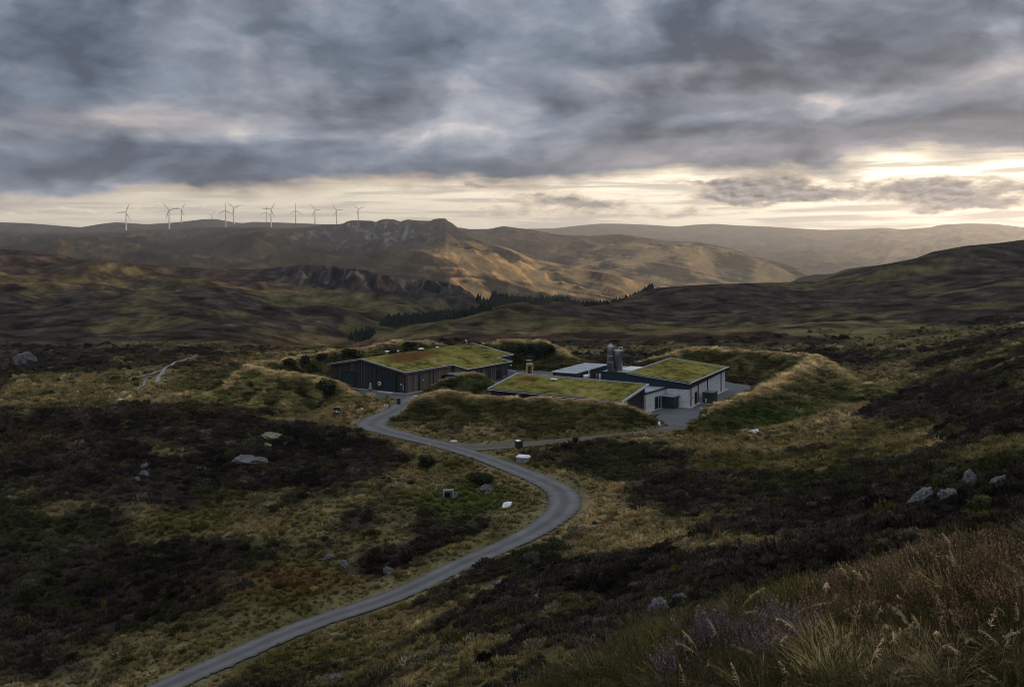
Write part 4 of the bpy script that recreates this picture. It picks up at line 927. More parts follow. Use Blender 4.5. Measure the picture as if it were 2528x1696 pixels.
# drums, cylinders and notice board in the alley beside the shed
def alley(x, y, z=0): return at_local((13.2, 206.6, 0), EA, (x, y, z))
for k, (x, rr, hh, lab) in enumerate(((3.0, .36, .75, 'first white drum at the shed wall, next to the corner'), (3.85, .36, .75, 'middle white drum against the dark shed wall'), (4.6, .30, .7, 'third white drum, smallest, by the notice board'))):
    mb = MB(); mb.lathe([(rr * .9, 0), (rr, .08), (rr, hh * .5), (rr * 1.05, hh * .52), (rr, hh * .54), (rr, hh - .08), (rr * .85, hh)], n=16); o = mb.build('drum', M_white, smooth=True); o.location = alley(x, -.75, 2.0); tag(o, lab, 'drum', 'white drums along the shed wall')
rk = empty('steel_rack', alley(3.8, -.75, 0), EA, 'dark steel rack holding white drums at the shed wall', 'rack')
mb = MB(); mb.box(-1.4, 1.4, -.5, .5, 1.88, 1.99); mb.build('shelf', M_fascia, rk)
for x in (-1.35, 1.25):
    for y in (-.45, .35): mb = MB(); mb.box(x, x + .1, y, y + .1, 0, 1.875); mb.build('leg', M_fascia, rk)
nb = empty('notice_board', alley(6.0, -.45, 0), EA, 'white upright notice board with dark squares by the shed', 'notice board')
mb = MB(); mb.box(-.38, .38, -.04, .04, 1.6, 3.35); mb.build('board', M_white, nb)
for z in (2.75, 1.95): mb = MB(); mb.box(-.2, .2, -.06, -.041, z, z + .4); mb.build('dark_square', M_black, nb)
for x in (-.3, .2): mb = MB(); mb.box(x, x + .1, .045, .12, 0, 3.2); mb.build('post', M_fascia, nb)
for k, (x, y, m_, lab) in enumerate(((8.2, -1.3, M_red, 'red gas cylinder standing in the alley by the plant block'), (8.8, -1.0, M_trim, 'pale gas cylinder between the red and white ones'), (9.5, -1.4, M_white, 'white gas cylinder closest to the plant block'))):
    g_ = empty('gas_cylinder', alley(x, y, 0), 0, lab, 'gas cylinder', 'gas cylinders in the alley')
    mb = MB(); mb.lathe([(.2, 0), (.22, .1), (.24, 1.95), (.16, 2.25), (.06, 2.32)], n=14); mb.build('body', m_, g_, True)
    mb = MB(); mb.lathe([(.05, 2.325), (.10, 2.38), (.10, 2.55), (.04, 2.6)], n=10); mb.build('valve', M_fascia, g_, True)
# ================================================================== VEGETATION
m, t, b = mat('plants'); t.n.remove(b)
df = t.n.new('ShaderNodeBsdfDiffuse'); tl = t.n.new('ShaderNodeBsdfTranslucent'); mx = t.n.new('ShaderNodeMixShader'); mx.inputs[0].default_value = .22
c = t.v('MULTIPLY', attr(t, 'tint', 'INSTANCER'), attr(t, 'var'))
t.l.new(c, df.inputs['Color']); t.l.new(c, tl.inputs['Color']); t.l.new(df.outputs[0], mx.inputs[1]); t.l.new(tl.outputs[0], mx.inputs[2])
t.l.new(mx.outputs[0], [n for n in t.n if n.type == 'OUTPUT_MATERIAL'][0].inputs[0]); M_veg = m

def blades(n, seed, L=(.7, 1.1), w=.05, spread=.35, lean=(.2, .9), seg=3, base=.35, wind=(.25, .1), var=.35, tipcol=(1.25, 1.15, .95)):
    """a tuft of curved blades; returns verts, quads, colour"""
    q = np.random.default_rng(seed); V, Fc, Cc = [], [], []
    for k in range(n):
        a = q.uniform(0, 2 * np.pi); r0 = base * np.sqrt(q.uniform(0, 1)); ln = q.uniform(*L); le = q.uniform(*lean)
        ox, oy = r0 * np.cos(a), r0 * np.sin(a); a2 = a + q.normal(0, .6); dx, dy = np.cos(a2) * spread + wind[0], np.sin(a2) * spread + wind[1]
        tw = q.uniform(0, np.pi); wx, wy = np.cos(tw) * w / 2, np.sin(tw) * w / 2; cv = 1 + q.normal(0, var)
        i0 = len(V)
        for j in range(seg + 1):
            s = j / seg; h = ln * (s - .35 * le * s * s); o = le * s * s * ln
            f = (1 - s) ** .7 * .9 + .1
            V += [(ox + dx * o - wx * f, oy + dy * o - wy * f, h), (ox + dx * o + wx * f, oy + dy * o + wy * f, h)]
            cc = np.array([1, 1, 1]) * (1 - s) + np.array(tipcol) * s
            Cc += [cc * max(cv, .25)] * 2
        Fc += [(i0 + 2 * j, i0 + 2 * j + 1, i0 + 2 * j + 3, i0 + 2 * j + 2) for j in range(seg)]
    return V, Fc, Cc
def sprigs(n, seed, h=.62, ln=(.16, .34), w=.085, var=.4, up=.7, lump=.22, tip=(1, 1, 1)):
    """a rounded cushion made of many small shoots"""
    q = np.random.default_rng(seed); V, Fc, Cc = [], [], []
    for k in range(n):
        z = q.uniform(0, 1) ** .8; a = q.uniform(0, 2 * np.pi); rr = np.sqrt(max(0, 1 - z * z))
        lm = 1 + lump * math.sin(3 * a + seed) * rr + lump * .8 * math.sin(5 * a + 2 * seed + 4 * z)
        p = np.array([rr * np.cos(a) * lm, rr * np.sin(a) * lm, z * h * lm]) * (.86 if q.uniform() < .7 else .6)
        d = np.array([rr * np.cos(a), rr * np.sin(a), z + up]) + q.normal(0, .35, 3); d /= np.linalg.norm(d)
        l = q.uniform(*ln); s = np.cross(d, q.normal(0, 1, 3)); s /= np.linalg.norm(s) + 1e-9; s *= w * q.uniform(.6, 1.3)
        i0 = len(V); V += [p - d * l * .25, p + d * l * .35 + s, p + d * l, p + d * l * .35 - s]
        cv = max(.3, 1 + q.normal(0, var)); Cc += [np.array([cv] * 3), np.array([cv] * 3), np.array(tip) * cv, np.array([cv] * 3)]
        Fc.append((i0, i0 + 1, i0 + 2, i0 + 3))
    return V, Fc, Cc
def dome(seed, h=.55, n=(5, 10)):
    V, Fc, Cc = [], [], []
    for i in range(n[0] + 1):
        ph = i / n[0] * np.pi / 2
        for j in range(n[1]):
            a = 2 * np.pi * j / n[1]; lm = .82 * (1 + .2 * math.sin(3 * a + seed) + .1 * math.sin(7 * a))
            V.append((math.cos(ph) * math.cos(a) * lm, math.cos(ph) * math.sin(a) * lm, math.sin(ph) * h * .9 - .08)); Cc.append(np.array([.6] * 3))
    for i in range(n[0]):
        for j in range(n[1]): Fc.append((i * n[1] + j, i * n[1] + (j + 1) % n[1], (i + 1) * n[1] + (j + 1) % n[1], (i + 1) * n[1] + j))
    return V, Fc, Cc
def join(*ps):
    V, Fc, Cc = [], [], []
    for v, f, c_ in ps:
        o = len(V); V += list(v); Fc += [tuple(i + o for i in q) for q in f]; Cc += list(c_)
    return V, Fc, Cc
def source(name, part):
    V, Fc, Cc = part; me = np_mesh(name, np.array(V), np.array(Fc), False); set_col(me, 'var', np.array(Cc)); me.materials.append(M_veg)
    return bpy.data.objects.new(name, me)
heathers = [source('heather_clump', join(dome(k), sprigs(260, 10 + k, .55 + .06 * k))) for k in range(4)]
tussocks = [source('grass_tuft', blades(90, 30 + k, (.6, 1.15), .07, .55, (.3, 1.0))) for k in range(4)]
shaggy = [source('shaggy_tuft', blades(120, 50 + k, (.7, 1.3), .065, .75, (.6, 1.3), base=.5)) for k in range(4)]

def scatter(name, P_, scl, tint, kind, sources, zs=None, label=None, tilt=.12):
    n_ = len(P_); me = bpy.data.meshes.new(name); me.vertices.add(n_); me.vertices.foreach_set('co', np.asarray(P_, np.float32).ravel())
    rot = np.stack([rng.normal(0, tilt, n_), rng.normal(0, tilt, n_), rng.uniform(0, 6.283, n_)], 1)
    sv = np.stack([scl, scl, scl * (rng.uniform(.75, 1.25, n_) if zs is None else zs)], 1)
    for nm, v in (('rot', rot), ('scl', sv)):
        a = me.attributes.new(nm, 'FLOAT_VECTOR', 'POINT'); a.data.foreach_set('vector', v.astype(np.float32).ravel())
    a = me.attributes.new('pick', 'INT', 'POINT'); a.data.foreach_set('value', np.asarray(kind, np.int32))
    set_col(me, 'tint', np.clip(tint, .003, .8))
    o = link(name, me, M_veg); tag(o, kind='stuff')
    g = bpy.data.node_groups.new(name, 'GeometryNodeTree')
    g.interface.new_socket('Geometry', in_out='INPUT', socket_type='NodeSocketGeometry'); g.interface.new_socket('Geometry', in_out='OUTPUT', socket_type='NodeSocketGeometry')
    N, Lk = g.nodes, g.links; gi, go = N.new('NodeGroupInput'), N.new('NodeGroupOutput')
    ip = N.new('GeometryNodeInstanceOnPoints'); jn = N.new('GeometryNodeJoinGeometry')
    for s_ in reversed(sources):
        oi = N.new('GeometryNodeObjectInfo'); oi.inputs['Object'].default_value = s_; oi.inputs['As Instance'].default_value = True
        Lk.new(oi.outputs['Geometry'], jn.inputs[0])
    def na(nm, ty):
        q = N.new('GeometryNodeInputNamedAttribute'); q.data_type = ty; q.inputs['Name'].default_value = nm
        return [s_ for s_ in q.outputs if s_.enabled][0]
    e2r = N.new('FunctionNodeEulerToRotation'); Lk.new(na('rot', 'FLOAT_VECTOR'), e2r.inputs[0])
    Lk.new(gi.outputs[0], ip.inputs['Points']); Lk.new(jn.outputs[0], ip.inputs['Instance']); ip.inputs['Pick Instance'].default_value = True
    Lk.new(na('pick', 'INT'), ip.inputs['Instance Index']); Lk.new(e2r.outputs[0], ip.inputs['Rotation']); Lk.new(na('scl', 'FLOAT_VECTOR'), ip.inputs['Scale'])
    Lk.new(ip.outputs[0], go.inputs[0])
    md = o.modifiers.new('scatter', 'NODES'); md.node_group = g
    return o

# sample ground cells by area times a density that thins with distance
cellA = (np.diff(rowsY)[:, None] * np.diff(colsU)[None, :] * (rowsY[:-1, None] + APEX))
cY = GY[:-1, :-1]; inview = (np.abs(GX[:-1, :-1]) < .60 * cY + 14) & (cY > 3)
free = (RD[:-1, :-1] > .0) & ~flat[:-1, :-1] & ~(iny[:-1, :-1] & (BH[:-1, :-1] < .3))
blds = [(tb, -.6, L + .6, -4.6 if False else -.6, Wd + .5), (tb, 12.6, 32.2, -4.3, 0), (lb, -.4, LX + .4, -.4, LY + .4), (bb, -.6, DX + .6, -.6, DY + .6), (lk, -.2, KL, -.3, KW), (es, -.3, 17.3, -.3, 5.5), (fs, -.3, 10.8, -.3, 7.2)]
for o_, x0, x1, y0, y1 in blds:
    a = o_.rotation_euler.z; dx, dy = GX[:-1, :-1] - o_.location.x, GY[:-1, :-1] - o_.location.y
    lx, ly = dx * math.cos(a) + dy * math.sin(a), -dx * math.sin(a) + dy * math.cos(a)
    free &= ~((lx > x0) & (lx < x1) & (ly > y0) & (ly < y1))
for pl in STREAMS: free &= ~((cY > 180) & (cY < 290) & (nearest(GX[:-1, :-1], GY[:-1, :-1], pl[::3])[0] < 1.3))
def sample(dens, n_max):
    w = (cellA * dens * inview * free).ravel(); tot = w.sum(); n_ = int(min(tot, n_max))
    idx = np.searchsorted(np.cumsum(w) / tot, rng.random(n_)); r, c_ = idx // (NC - 1), idx % (NC - 1)
    fr, fc = rng.random(n_), rng.random(n_)
    Y = rowsY[r] + fr * (rowsY[r + 1] - rowsY[r]); U = colsU[c_] + fc * (colsU[c_ + 1] - colsU[c_]); X = U * (Y + APEX)
    return X, Y, gz(X, Y), r, c_
g0 = GR[:-1, :-1]; bh0 = BH[:-1, :-1]
fall = lambda Y, k: (1 - sstep(175, 340, Y)) * (1 / (1 + (np.maximum(Y, 1) / k) ** 1.7))
# heather cushions
X, Y, Z, r, c_ = sample(np.maximum((1 - g0) ** 1.1, .13 * (RD[:-1, :-1] > 3)) * 3.6 * fall(cY, 120) * sstep(15, 19, cY) * (bh0 < .4), 95000)
sc = rng.lognormal(0, .33, len(X)) * np.interp(Y, [25, 60, 120, 200, 350, 550], [.34, .39, .46, .58, .8, 1.1])
tn = GC[r, c_] * rng.lognormal(.0, .36, len(X))[:, None] * np.interp(Y, [60, 180, 300, 400], [1.85, 2.0, 2.5, 2.6])[:, None]
k = rng.random(len(X)); tn[k < .10] = np.array((.070, .066, .024)) * rng.uniform(.6, 1.4, ((k < .10).sum(), 1))
tn[k > .965] = np.array((.085, .075, .060)) * rng.uniform(.6, 1.6, ((k > .965).sum(), 1))
scatter('heather', np.stack([X, Y, Z - .08 * sc], 1), sc, tn, rng.integers(0, 4, len(X)), heathers)
# open grass
X, Y, Z, r, c_ = sample(np.maximum(g0 ** 1.2, .10) * np.interp(cY, [60, 130, 200], [9.5, 6.5, 4.5]) * fall(cY, 130) * sstep(15, 19, cY) * (bh0 < .3), 95000)
sc = rng.lognormal(0, .35, len(X)) * np.interp(Y, [25, 60, 120, 200, 350, 550], [.36, .38, .46, .60, .85, 1.2]) * np.where(RD[r, c_] < 1.2, .45, 1) * np.interp(Y, [60, 130], [.85, 1.0])
tn = GC[r, c_] * rng.lognormal(.42, .30, len(X))[:, None] * np.array((1.06, 1.0, .92))
scatter('grass', np.stack([X, Y, Z - .03], 1), sc, tn, rng.integers(0, 4, len(X)), tussocks, zs=rng.uniform(.5, 1.05, len(X)))
# long grass on the banks
X, Y, Z, r, c_ = sample((bh0 >= .3) * 8.0 * (cY < 285), 60000)
sc = rng.lognormal(0, .32, len(X)) * .46
nz = fbm(X / 3.5, Y / 3.5, 3)
tn = GC[r, c_] * np.exp(rng.normal(.58, .22, len(X)) + .42 * nz)[:, None]
dk = (fbm(X / 4.2 + 50, Y / 4.2, 3) > .36) & (BT[r, c_] < .78)
tn[dk] = np.array((.050, .058, .022)) * rng.uniform(.6, 1.5, (dk.sum(), 1)); sc = np.where(dk, sc * 1.25, sc)
scatter('bank_grass', np.stack([X, Y, Z - .04], 1), sc, tn, rng.integers(0, 4, len(X)), shaggy, zs=rng.uniform(.55, 1.0, len(X)))

# ---- close plants on the knoll in front of the camera
def needles(n, seed, tall=(.7, 1.1), var=.3, flower=None):
    """upright heather shoots clothed in tiny leaves, florets near the tip"""
    q = np.random.default_rng(seed); V, Fc, Cc = [], [], []
    for k in range(n):
        a = q.uniform(0, 6.283); r0 = .55 * np.sqrt(q.uniform()); bx_, by_ = r0 * np.cos(a), r0 * np.sin(a); h = q.uniform(*tall) * (1 - .35 * r0)
        dx, dy = np.cos(a) * .35 * q.uniform(.3, 1.4) + .12, np.sin(a) * .35 * q.uniform(.3, 1.4); cv = max(.35, 1 + q.normal(0, var))
        for j in range(22):
            s = .18 + .82 * j / 21; p = np.array([bx_ + dx * s, by_ + dy * s, h * s]); fl = flower is not None and s > .52 and q.uniform() < .8
            l = q.uniform(.035, .07) * (1.0 if not fl else .62); d = np.array([q.normal(0, .8), q.normal(0, .8), .7]); d /= np.linalg.norm(d)
            sd = np.cross(d, q.normal(0, 1, 3)); sd /= np.linalg.norm(sd) + 1e-9; sd *= l * (.22 if not fl else .55)
            i0 = len(V); V += [p, p + d * l * .5 + sd, p + d * l, p + d * l * .5 - sd]
            cc = np.array((1, 1, 1.)) * cv if not fl else np.array(flower) * max(.5, 1 + q.normal(0, .3)); Cc += [cc] * 4; Fc.append((i0, i0 + 1, i0 + 2, i0 + 3))
        sdx = .006; i0 = len(V); V += [(bx_ - sdx, by_, 0), (bx_ + sdx, by_, 0), (bx_ + dx + sdx * .5, by_ + dy, h), (bx_ + dx - sdx * .5, by_ + dy, h)]; Cc += [np.array((.9, .7, .6))] * 4; Fc.append((i0, i0 + 1, i0 + 2, i0 + 3))
    return V, Fc, Cc
def seedhead(seed):
    """a tall bent grass stem with a drooping one-sided plume"""
    q = np.random.default_rng(seed); V, Fc, Cc = [], [], []
    bend = q.uniform(.25, .7); pts_ = [np.array([bend * s ** 3 * .75, .1 * math.sin(seed) * s * s, s - .22 * bend * s ** 4]) for s in np.linspace(0, 1, 12)]
    for j, (p, p2) in enumerate(zip(pts_[:-1], pts_[1:])):
        w = .006; i0 = len(V); V += [p + (-w, 0, 0), p + (w, 0, 0), p2 + (w, 0, 0), p2 + (-w, 0, 0)]; Cc += [np.array((.85, .85, .8))] * 4; Fc.append((i0, i0 + 1, i0 + 2, i0 + 3))
    for k in range(46):
        s = .70 + .30 * q.uniform(); f = s * 11; j = min(int(f), 10); p = pts_[j] + (pts_[j + 1] - pts_[j]) * (f - j)
        d = np.array([.75 + q.normal(0, .3), q.normal(0, .45), .25 + q.normal(0, .35)]); d /= np.linalg.norm(d); l = q.uniform(.04, .10) * (1.15 - (s - .7) * 2)
        sd = np.cross(d, q.normal(0, 1, 3)); sd /= np.linalg.norm(sd) + 1e-9; sd *= .0038
        i0 = len(V); V += [p, p + d * l * .5 + sd, p + d * l - np.array((0, 0, .02)), p + d * l * .5 - sd]; Cc += [np.array((1.25, 1.15, 1.0)) * q.uniform(.7, 1.3)] * 4; Fc.append((i0, i0 + 1, i0 + 2, i0 + 3))
    return V, Fc, Cc
near_h = [source('heather_shoots', needles(150, 70 + k)) for k in range(3)]
near_f = [source('heather_in_flower', needles(120, 80 + k, flower=(2.3, 1.75, 2.05))) for k in range(3)] + [source('faded_heather', needles(120, 90 + k, flower=(2.6, 1.9, 1.5))) for k in range(2)]
near_g = [source('long_grass', blades(190, 100 + k, (.6, 1.2), .016, .8, (.3, 1.25), seg=6, base=.28, wind=(.25, .0), tipcol=(1.5, 1.35, 1.05))) for k in range(4)]
near_s = [source('seed_grass', seedhead(110 + k)) for k in range(6)]
def knoll(n_, y0=4.2, y1=17.0, u0=-.25, u1=.62):
    Y = np.sqrt(rng.uniform(y0 * y0, y1 * y1, n_)); U = rng.uniform(u0, u1, n_); X = U * Y
    m_ = int(n_ * .75); X2, Y2 = rng.uniform(3, 30, m_), rng.uniform(-1, 22, m_); k_ = X2 > u1 * Y2       # the same cover carries on beside the view
    X, Y = np.concatenate([X, X2[k_]]), np.concatenate([Y, Y2[k_]]); return X, Y, gz(X, Y)
X, Y, Z = knoll(6500); px_, py_ = pxy(X, Y, Z + .2)
n1 = fbm(X / 1.6, Y / 1.6, 3); sc = rng.uniform(.22, .42, len(X))
hue = np.clip(.5 + .8 * fbm(X / 1.1 + 20, Y / 1.1, 3), 0, 1)[:, None]
tn = (np.array((.054, .043, .027)) * (1 - hue) + np.array((.112, .102, .038)) * hue) * rng.lognormal(0, .25, (len(X), 1))
scatter('knoll_heather', np.stack([X, Y, Z - .04], 1), sc, tn, rng.integers(0, 3, len(X)), near_h)
X, Y, Z = knoll(9000); px_, py_ = pxy(X, Y, Z + .2)
fl = sum(np.exp(-((px_ - a) / rx) ** 2 - ((py_ - b_) / ry) ** 2) for a, b_, rx, ry in ((1850,1585,120,26),(1690,1650,60,26),(1550,1545,70,26),(1455,1650,40,30),(1900,1640,80,18)))
rs = sum(np.exp(-((px_ - a) / rx) ** 2 - ((py_ - b_) / ry) ** 2) for a, b_, rx, ry in ((1760,1515,60,18),(2180,1440,230,50),(2400,1420,200,50),(2100,1520,110,40),(1200,1645,130,18),(1960,1625,70,20),(1050,1685,70,20),(2480,1500,80,60)))
pk = np.where(rng.random(len(X)) < fl / (fl + rs + 1e-6), rng.integers(0, 3, len(X)), rng.integers(3, 5, len(X))); kp = rng.random(len(X)) < np.clip((fl * .32 + rs * .30), 0, .5) + .03
X, Y, Z, pk = X[kp], Y[kp], Z[kp], pk[kp]
tn = np.where((pk < 3)[:, None], np.array((.090, .080, .077)), np.array((.105, .085, .062))) * rng.lognormal(0, .25, (len(X), 1))
scatter('flowering_heather', np.stack([X, Y, Z + .02], 1), rng.uniform(.24, .42, len(X)), tn, pk, near_f)
X, Y, Z = knoll(2600); px_, py_ = pxy(X, Y, Z + .2)
gd = sum(a_ * np.exp(-((px_ - a) / rx) ** 2 - ((py_ - b_) / ry) ** 2) for a, b_, rx, ry, a_ in ((2080,1670,200,50,1),(2250,1640,160,60,.8),(1950,1480,80,26,.8),(1880,1500,60,20,.6),(2300,1480,200,60,.35),(1400,1690,200,20,.5),(2450,1420,140,40,.6),(1620,1590,60,20,.3)))
kp = rng.random(len(X)) < np.clip(gd * 1.3, .10, .9); X, Y, Z, px_, py_, gd = [v[kp] for v in (X, Y, Z, px_, py_, gd)]
wm = np.clip(np.exp(-((px_ - 2150) / 330) ** 2) * (py_ > 1540) + .5 * (px_ > 2200) + rng.normal(0, .15, len(X)), 0, 1)[:, None]
tn = (np.array((.070, .074, .022)) * (1 - wm) + np.array((.205, .175, .098)) * wm) * rng.lognormal(0, .25, (len(X), 1))
scatter('knoll_grass', np.stack([X, Y, Z - .03], 1), rng.uniform(.30, .55, len(X)), tn, rng.integers(0, 4, len(X)), near_g)
X, Y, Z = knoll(4200, 6.0, 15); px_, py_ = pxy(X, Y, Z + .5)
sd = sum(a_ * np.exp(-((px_ - a) / rx) ** 2 - ((py_ - b_) / ry) ** 2) for a, b_, rx, ry, a_ in ((2350,1470,260,120,.75),(2150,1560,240,100,.55),(1830,1440,60,40,.25),(1680,1600,200,80,.05),(2460,1380,120,60,.6)))
kp = rng.random(len(X)) < np.clip(sd, .015, .6); X, Y, Z = X[kp], Y[kp], Z[kp]
scatter('seeding_grass', np.stack([X, Y, Z], 1), rng.uniform(.40, .80, len(X)), np.array((.42, .33, .22)) * rng.lognormal(0, .25, (len(X), 1)), rng.integers(0, 6, len(X)), near_s, zs=np.full(len(X), 1.) * rng.uniform(.5, .85, len(X)), tilt=.1)

# ---- conifer woods in the valley: each reads as one dark mass
m, t, b = mat('conifer'); tc = t.n.new('ShaderNodeTexCoord').outputs['Object']; n = t.noise(tc, .22, 5, .7)
t.l.new(t.ramp(n, [(.3, (.010, .016, .014)), (.7, (.032, .045, .034))]), b.inputs['Base Color']); b.inputs['Roughness'].default_value = 1; b.inputs['Specular IOR Level'].default_value = 0; M_con = m
def wood(name, pos, h0, h1):
    V, Fc = [], []
    for (x, y, z) in pos:
        h = h0 + (h1 - h0) * rng.beta(1.6, 2.2); r_ = h * rng.uniform(.17, .30); ns = 7
        for q_, (b0, t0, rr) in enumerate(((.08, .55, 1.0), (.32, .78, .72), (.56, 1.0, .46))):
            i0 = len(V); V.append((x + rng.normal(0, .05) * r_, y, z + h * t0))
            for j in range(ns * 2):
                a = 2 * np.pi * (j + rng.uniform(-.3, .3)) / (ns * 2); w_ = r_ * rr * (1.12 if j % 2 else .62) * rng.uniform(.8, 1.2)
                V.append((x + w_ * np.cos(a), y + w_ * np.sin(a), z + h * (b0 + rng.uniform(-.03, .05))))
            Fc += [(i0, i0 + 1 + j, i0 + 1 + (j + 1) % (ns * 2)) for j in range(ns * 2)]
    me = np_mesh(name, np.array(V), np.array(Fc), False); tag(link(name, me, M_con), kind='stuff')
def in_px(poly, n_, y0, y1=1400):
    p = np.array(poly, float); out = []
    while len(out) < n_:
        x, y = rng.uniform(p[:, 0].min(), p[:, 0].max()), rng.uniform(p[:, 1].min(), p[:, 1].max())
        if inside(np.array([x]), np.array([y]), p)[0]: q = hit(x, y, y0, y1); out.append((q.x, q.y, q.z - .5))
    return out
wood('conifer_wood', in_px([(938,806),(948,792),(1000,784),(1060,779),(1100,771),(1150,773),(1220,780),(1180,786),(1069,798),(992,806)], 1000, 440, 900), 2.0, 5.2)
wood('conifer_wood', in_px([(1172,742),(1200,730),(1260,728),(1350,732),(1420,736),(1380,758),(1300,772),(1262,776),(1225,768),(1190,752)], 1100, 560, 1430), 4, 8.5)
rw = []
for k in range(1300):
    s = rng.uniform(0, 1); a = np.interp(s, [0, .2, .4, .6, .8, 1], [1264, 1330, 1400, 1470, 1540, 1612]); yl = np.interp(a, [l_[0] for l_ in LIP], [l_[1] for l_ in LIP]); Yl = np.interp(a, [l_[0] for l_ in LIP], [l_[2] for l_ in LIP])
    wide = np.interp(a, [1264, 1400, 1500, 1560, 1612], [12, 60, 90, 60, 15]); Yt = Yl + rng.uniform(-4, .3 * wide + 8); X_ = (a - CX) / F * Yt
    rw.append((X_, Yt, float(gz(X_, Yt)[0]) - .4))
wood('conifer_wood', rw, 2.5, 6.5)
wood('conifer_wood', in_px([(858,842),(880,826),(905,818),(925,822),(915,836),(885,846)], 60, 350, 560), 3, 5)
# ================================================================== WIND TURBINES on the far moor (hub height 80 m, blades 43 m)
def turbine(px, hub, base, tip, Yb, label, near_ridge=True):
    tp = base - hub; Y = 80 * F / tp; X = (px - CX) / F * Y; zb = CZ - (base - HY) / F * Y
    o = empty('wind_turbine', (X, Y, zb), math.atan2(-X, Y) * 0 + rng.normal(.0, .12), label, 'wind turbine', 'wind turbines along the far ridge')
    mb = MB(); mb.lathe([(3.4, -60), (3.3, 0), (2.0, 79)], n=16); mb.build('tower', M_turb, o, True)
    mb = MB(); mb.box(-1.9, 1.9, -3.2, 6.5, 78.6, 82.4); mb.build('nacelle', M_turb, o, bevel=.5)
    mb = MB(); mb.lathe([(1.7, 0), (1.5, 1.2), (.8, 2.2), (.05, 2.6)], n=14); bmesh.ops.transform(mb.bm, matrix=Matrix.Translation((0, -3.3, 80.4)) @ Matrix.Rotation(R(90), 4, 'X'), verts=mb.bm.verts); mb.build('hub', M_turb, o, True)
    a0 = math.atan2(tip[0], tip[1])
    for k in range(3):
        a = a0 + k * 2.0944; mb = MB(); lo, hi = [], []
        prof = [(1.2, 1.2, .9), (4, 1.5, .8), (9, 3.0, .6), (20, 2.3, .45), (33, 1.6, .3), (43, .7, .15)]
        rings = []
        for r_, w, th in prof:
            q = [(-w * .35, -th, r_), (w * .25, -th * .7, r_), (w * .9, 0, r_), (w * .25, th * .7, r_), (-w * .35, th, r_)]
            rings.append([mb.bm.verts.new(v) for v in q])
        for u, v in zip(rings, rings[1:]):
            for j in range(5): mb.bm.faces.new((u[j], u[(j + 1) % 5], v[(j + 1) % 5], v[j]))
        mb.bm.faces.new(rings[0][::-1]); mb.bm.faces.new(rings[-1])
        bmesh.ops.transform(mb.bm, matrix=Matrix.Translation((0, -4.6, 80.4)) @ Matrix.Rotation(a, 4, 'Y'), verts=mb.bm.verts)
        mb.build('blade', M_turb, o, True)
def zt(x, y): return 250 + x * .29953, 480 + y * .29953
for hx, hy, by, tip, lab in [
    (205,148,300,(35,76),'tallest looking turbine, standing farthest left on the ridge, one blade level'),
    (560,130,282,(-57,60),'turbine left of a close pair, with one blade reaching up left'),
    (660,125,253,(40,57),'turbine right of a close pair, its blade pointing up right'),
    (910,172,262,(20,24),'smallest turbine, almost hidden behind the rounded hilltop'),
    (1025,133,270,(0,78),'turbine with one blade straight up, just right of the rounded hilltop'),
    (1093,112,238,(-48,40),'turbine with raised V blades beside the one with an upright blade'),
    (1360,148,262,(2,30),'shorter turbine tucked close left of a taller one, middle of the ridge'),
    (1400,125,264,(40,63),'taller turbine close right of a shorter one, middle of the ridge'),
    (1603,135,260,(0,75),'lone turbine with one blade straight up, right half of the row'),
    (1762,130,250,(-37,50),'turbine between the upright blade one and the crag, blades in a V'),
    (1940,133,248,(-37,48),'turbine rising at the saddle just left of the rocky crag'),
    (2118,122,238,(-48,37),'turbine standing directly above the flat rocky crag')]:
    a, h_ = zt(hx, hy); _, b_ = zt(0, by); turbine(a, h_, b_, (tip[0], tip[1]), None, lab)

# ================================================================== ROCKS
m, t, b = mat('lichen rock'); tc = t.n.new('ShaderNodeTexCoord').outputs['Object']; n1 = t.noise(tc, 2.2, 6, .7); n2 = t.noise(tc, 9, 4, .7)
t.l.new(t.ramp(t.m('MULTIPLY_ADD', n2, .5, t.m('MULTIPLY', n1, .6)), [(.36, (.022, .022, .024)), (.49, (.060, .060, .066)), (.60, (.13, .13, .14)), (.74, (.26, .26, .265))]), b.inputs['Base Color']); b.inputs['Roughness'].default_value = .95
bump(t, b, t.m('ADD', n1, n2), .9, .08); M_rock = m
m, t, b = mat('yellow lichen rock'); tc = t.n.new('ShaderNodeTexCoord').outputs['Object']; n1 = t.noise(tc, 3, 6, .7)
t.l.new(t.ramp(n1, [(.36, (.03, .03, .02)), (.52, (.13, .12, .06)), (.7, (.28, .26, .14))]), b.inputs['Base Color']); bump(t, b, n1, .9, .08); M_lich = m
m, t, b = mat('dark crag rock'); tc = t.n.new('ShaderNodeTexCoord').outputs['Object']; n1 = t.noise(tc, .8, 7, .75)
t.l.new(t.ramp(n1, [(.38, (.02, .02, .02)), (.55, (.065, .063, .062)), (.68, (.15, .148, .145))]), b.inputs['Base Color']); bump(t, b, n1, 1.0, .3); M_dkrock = m
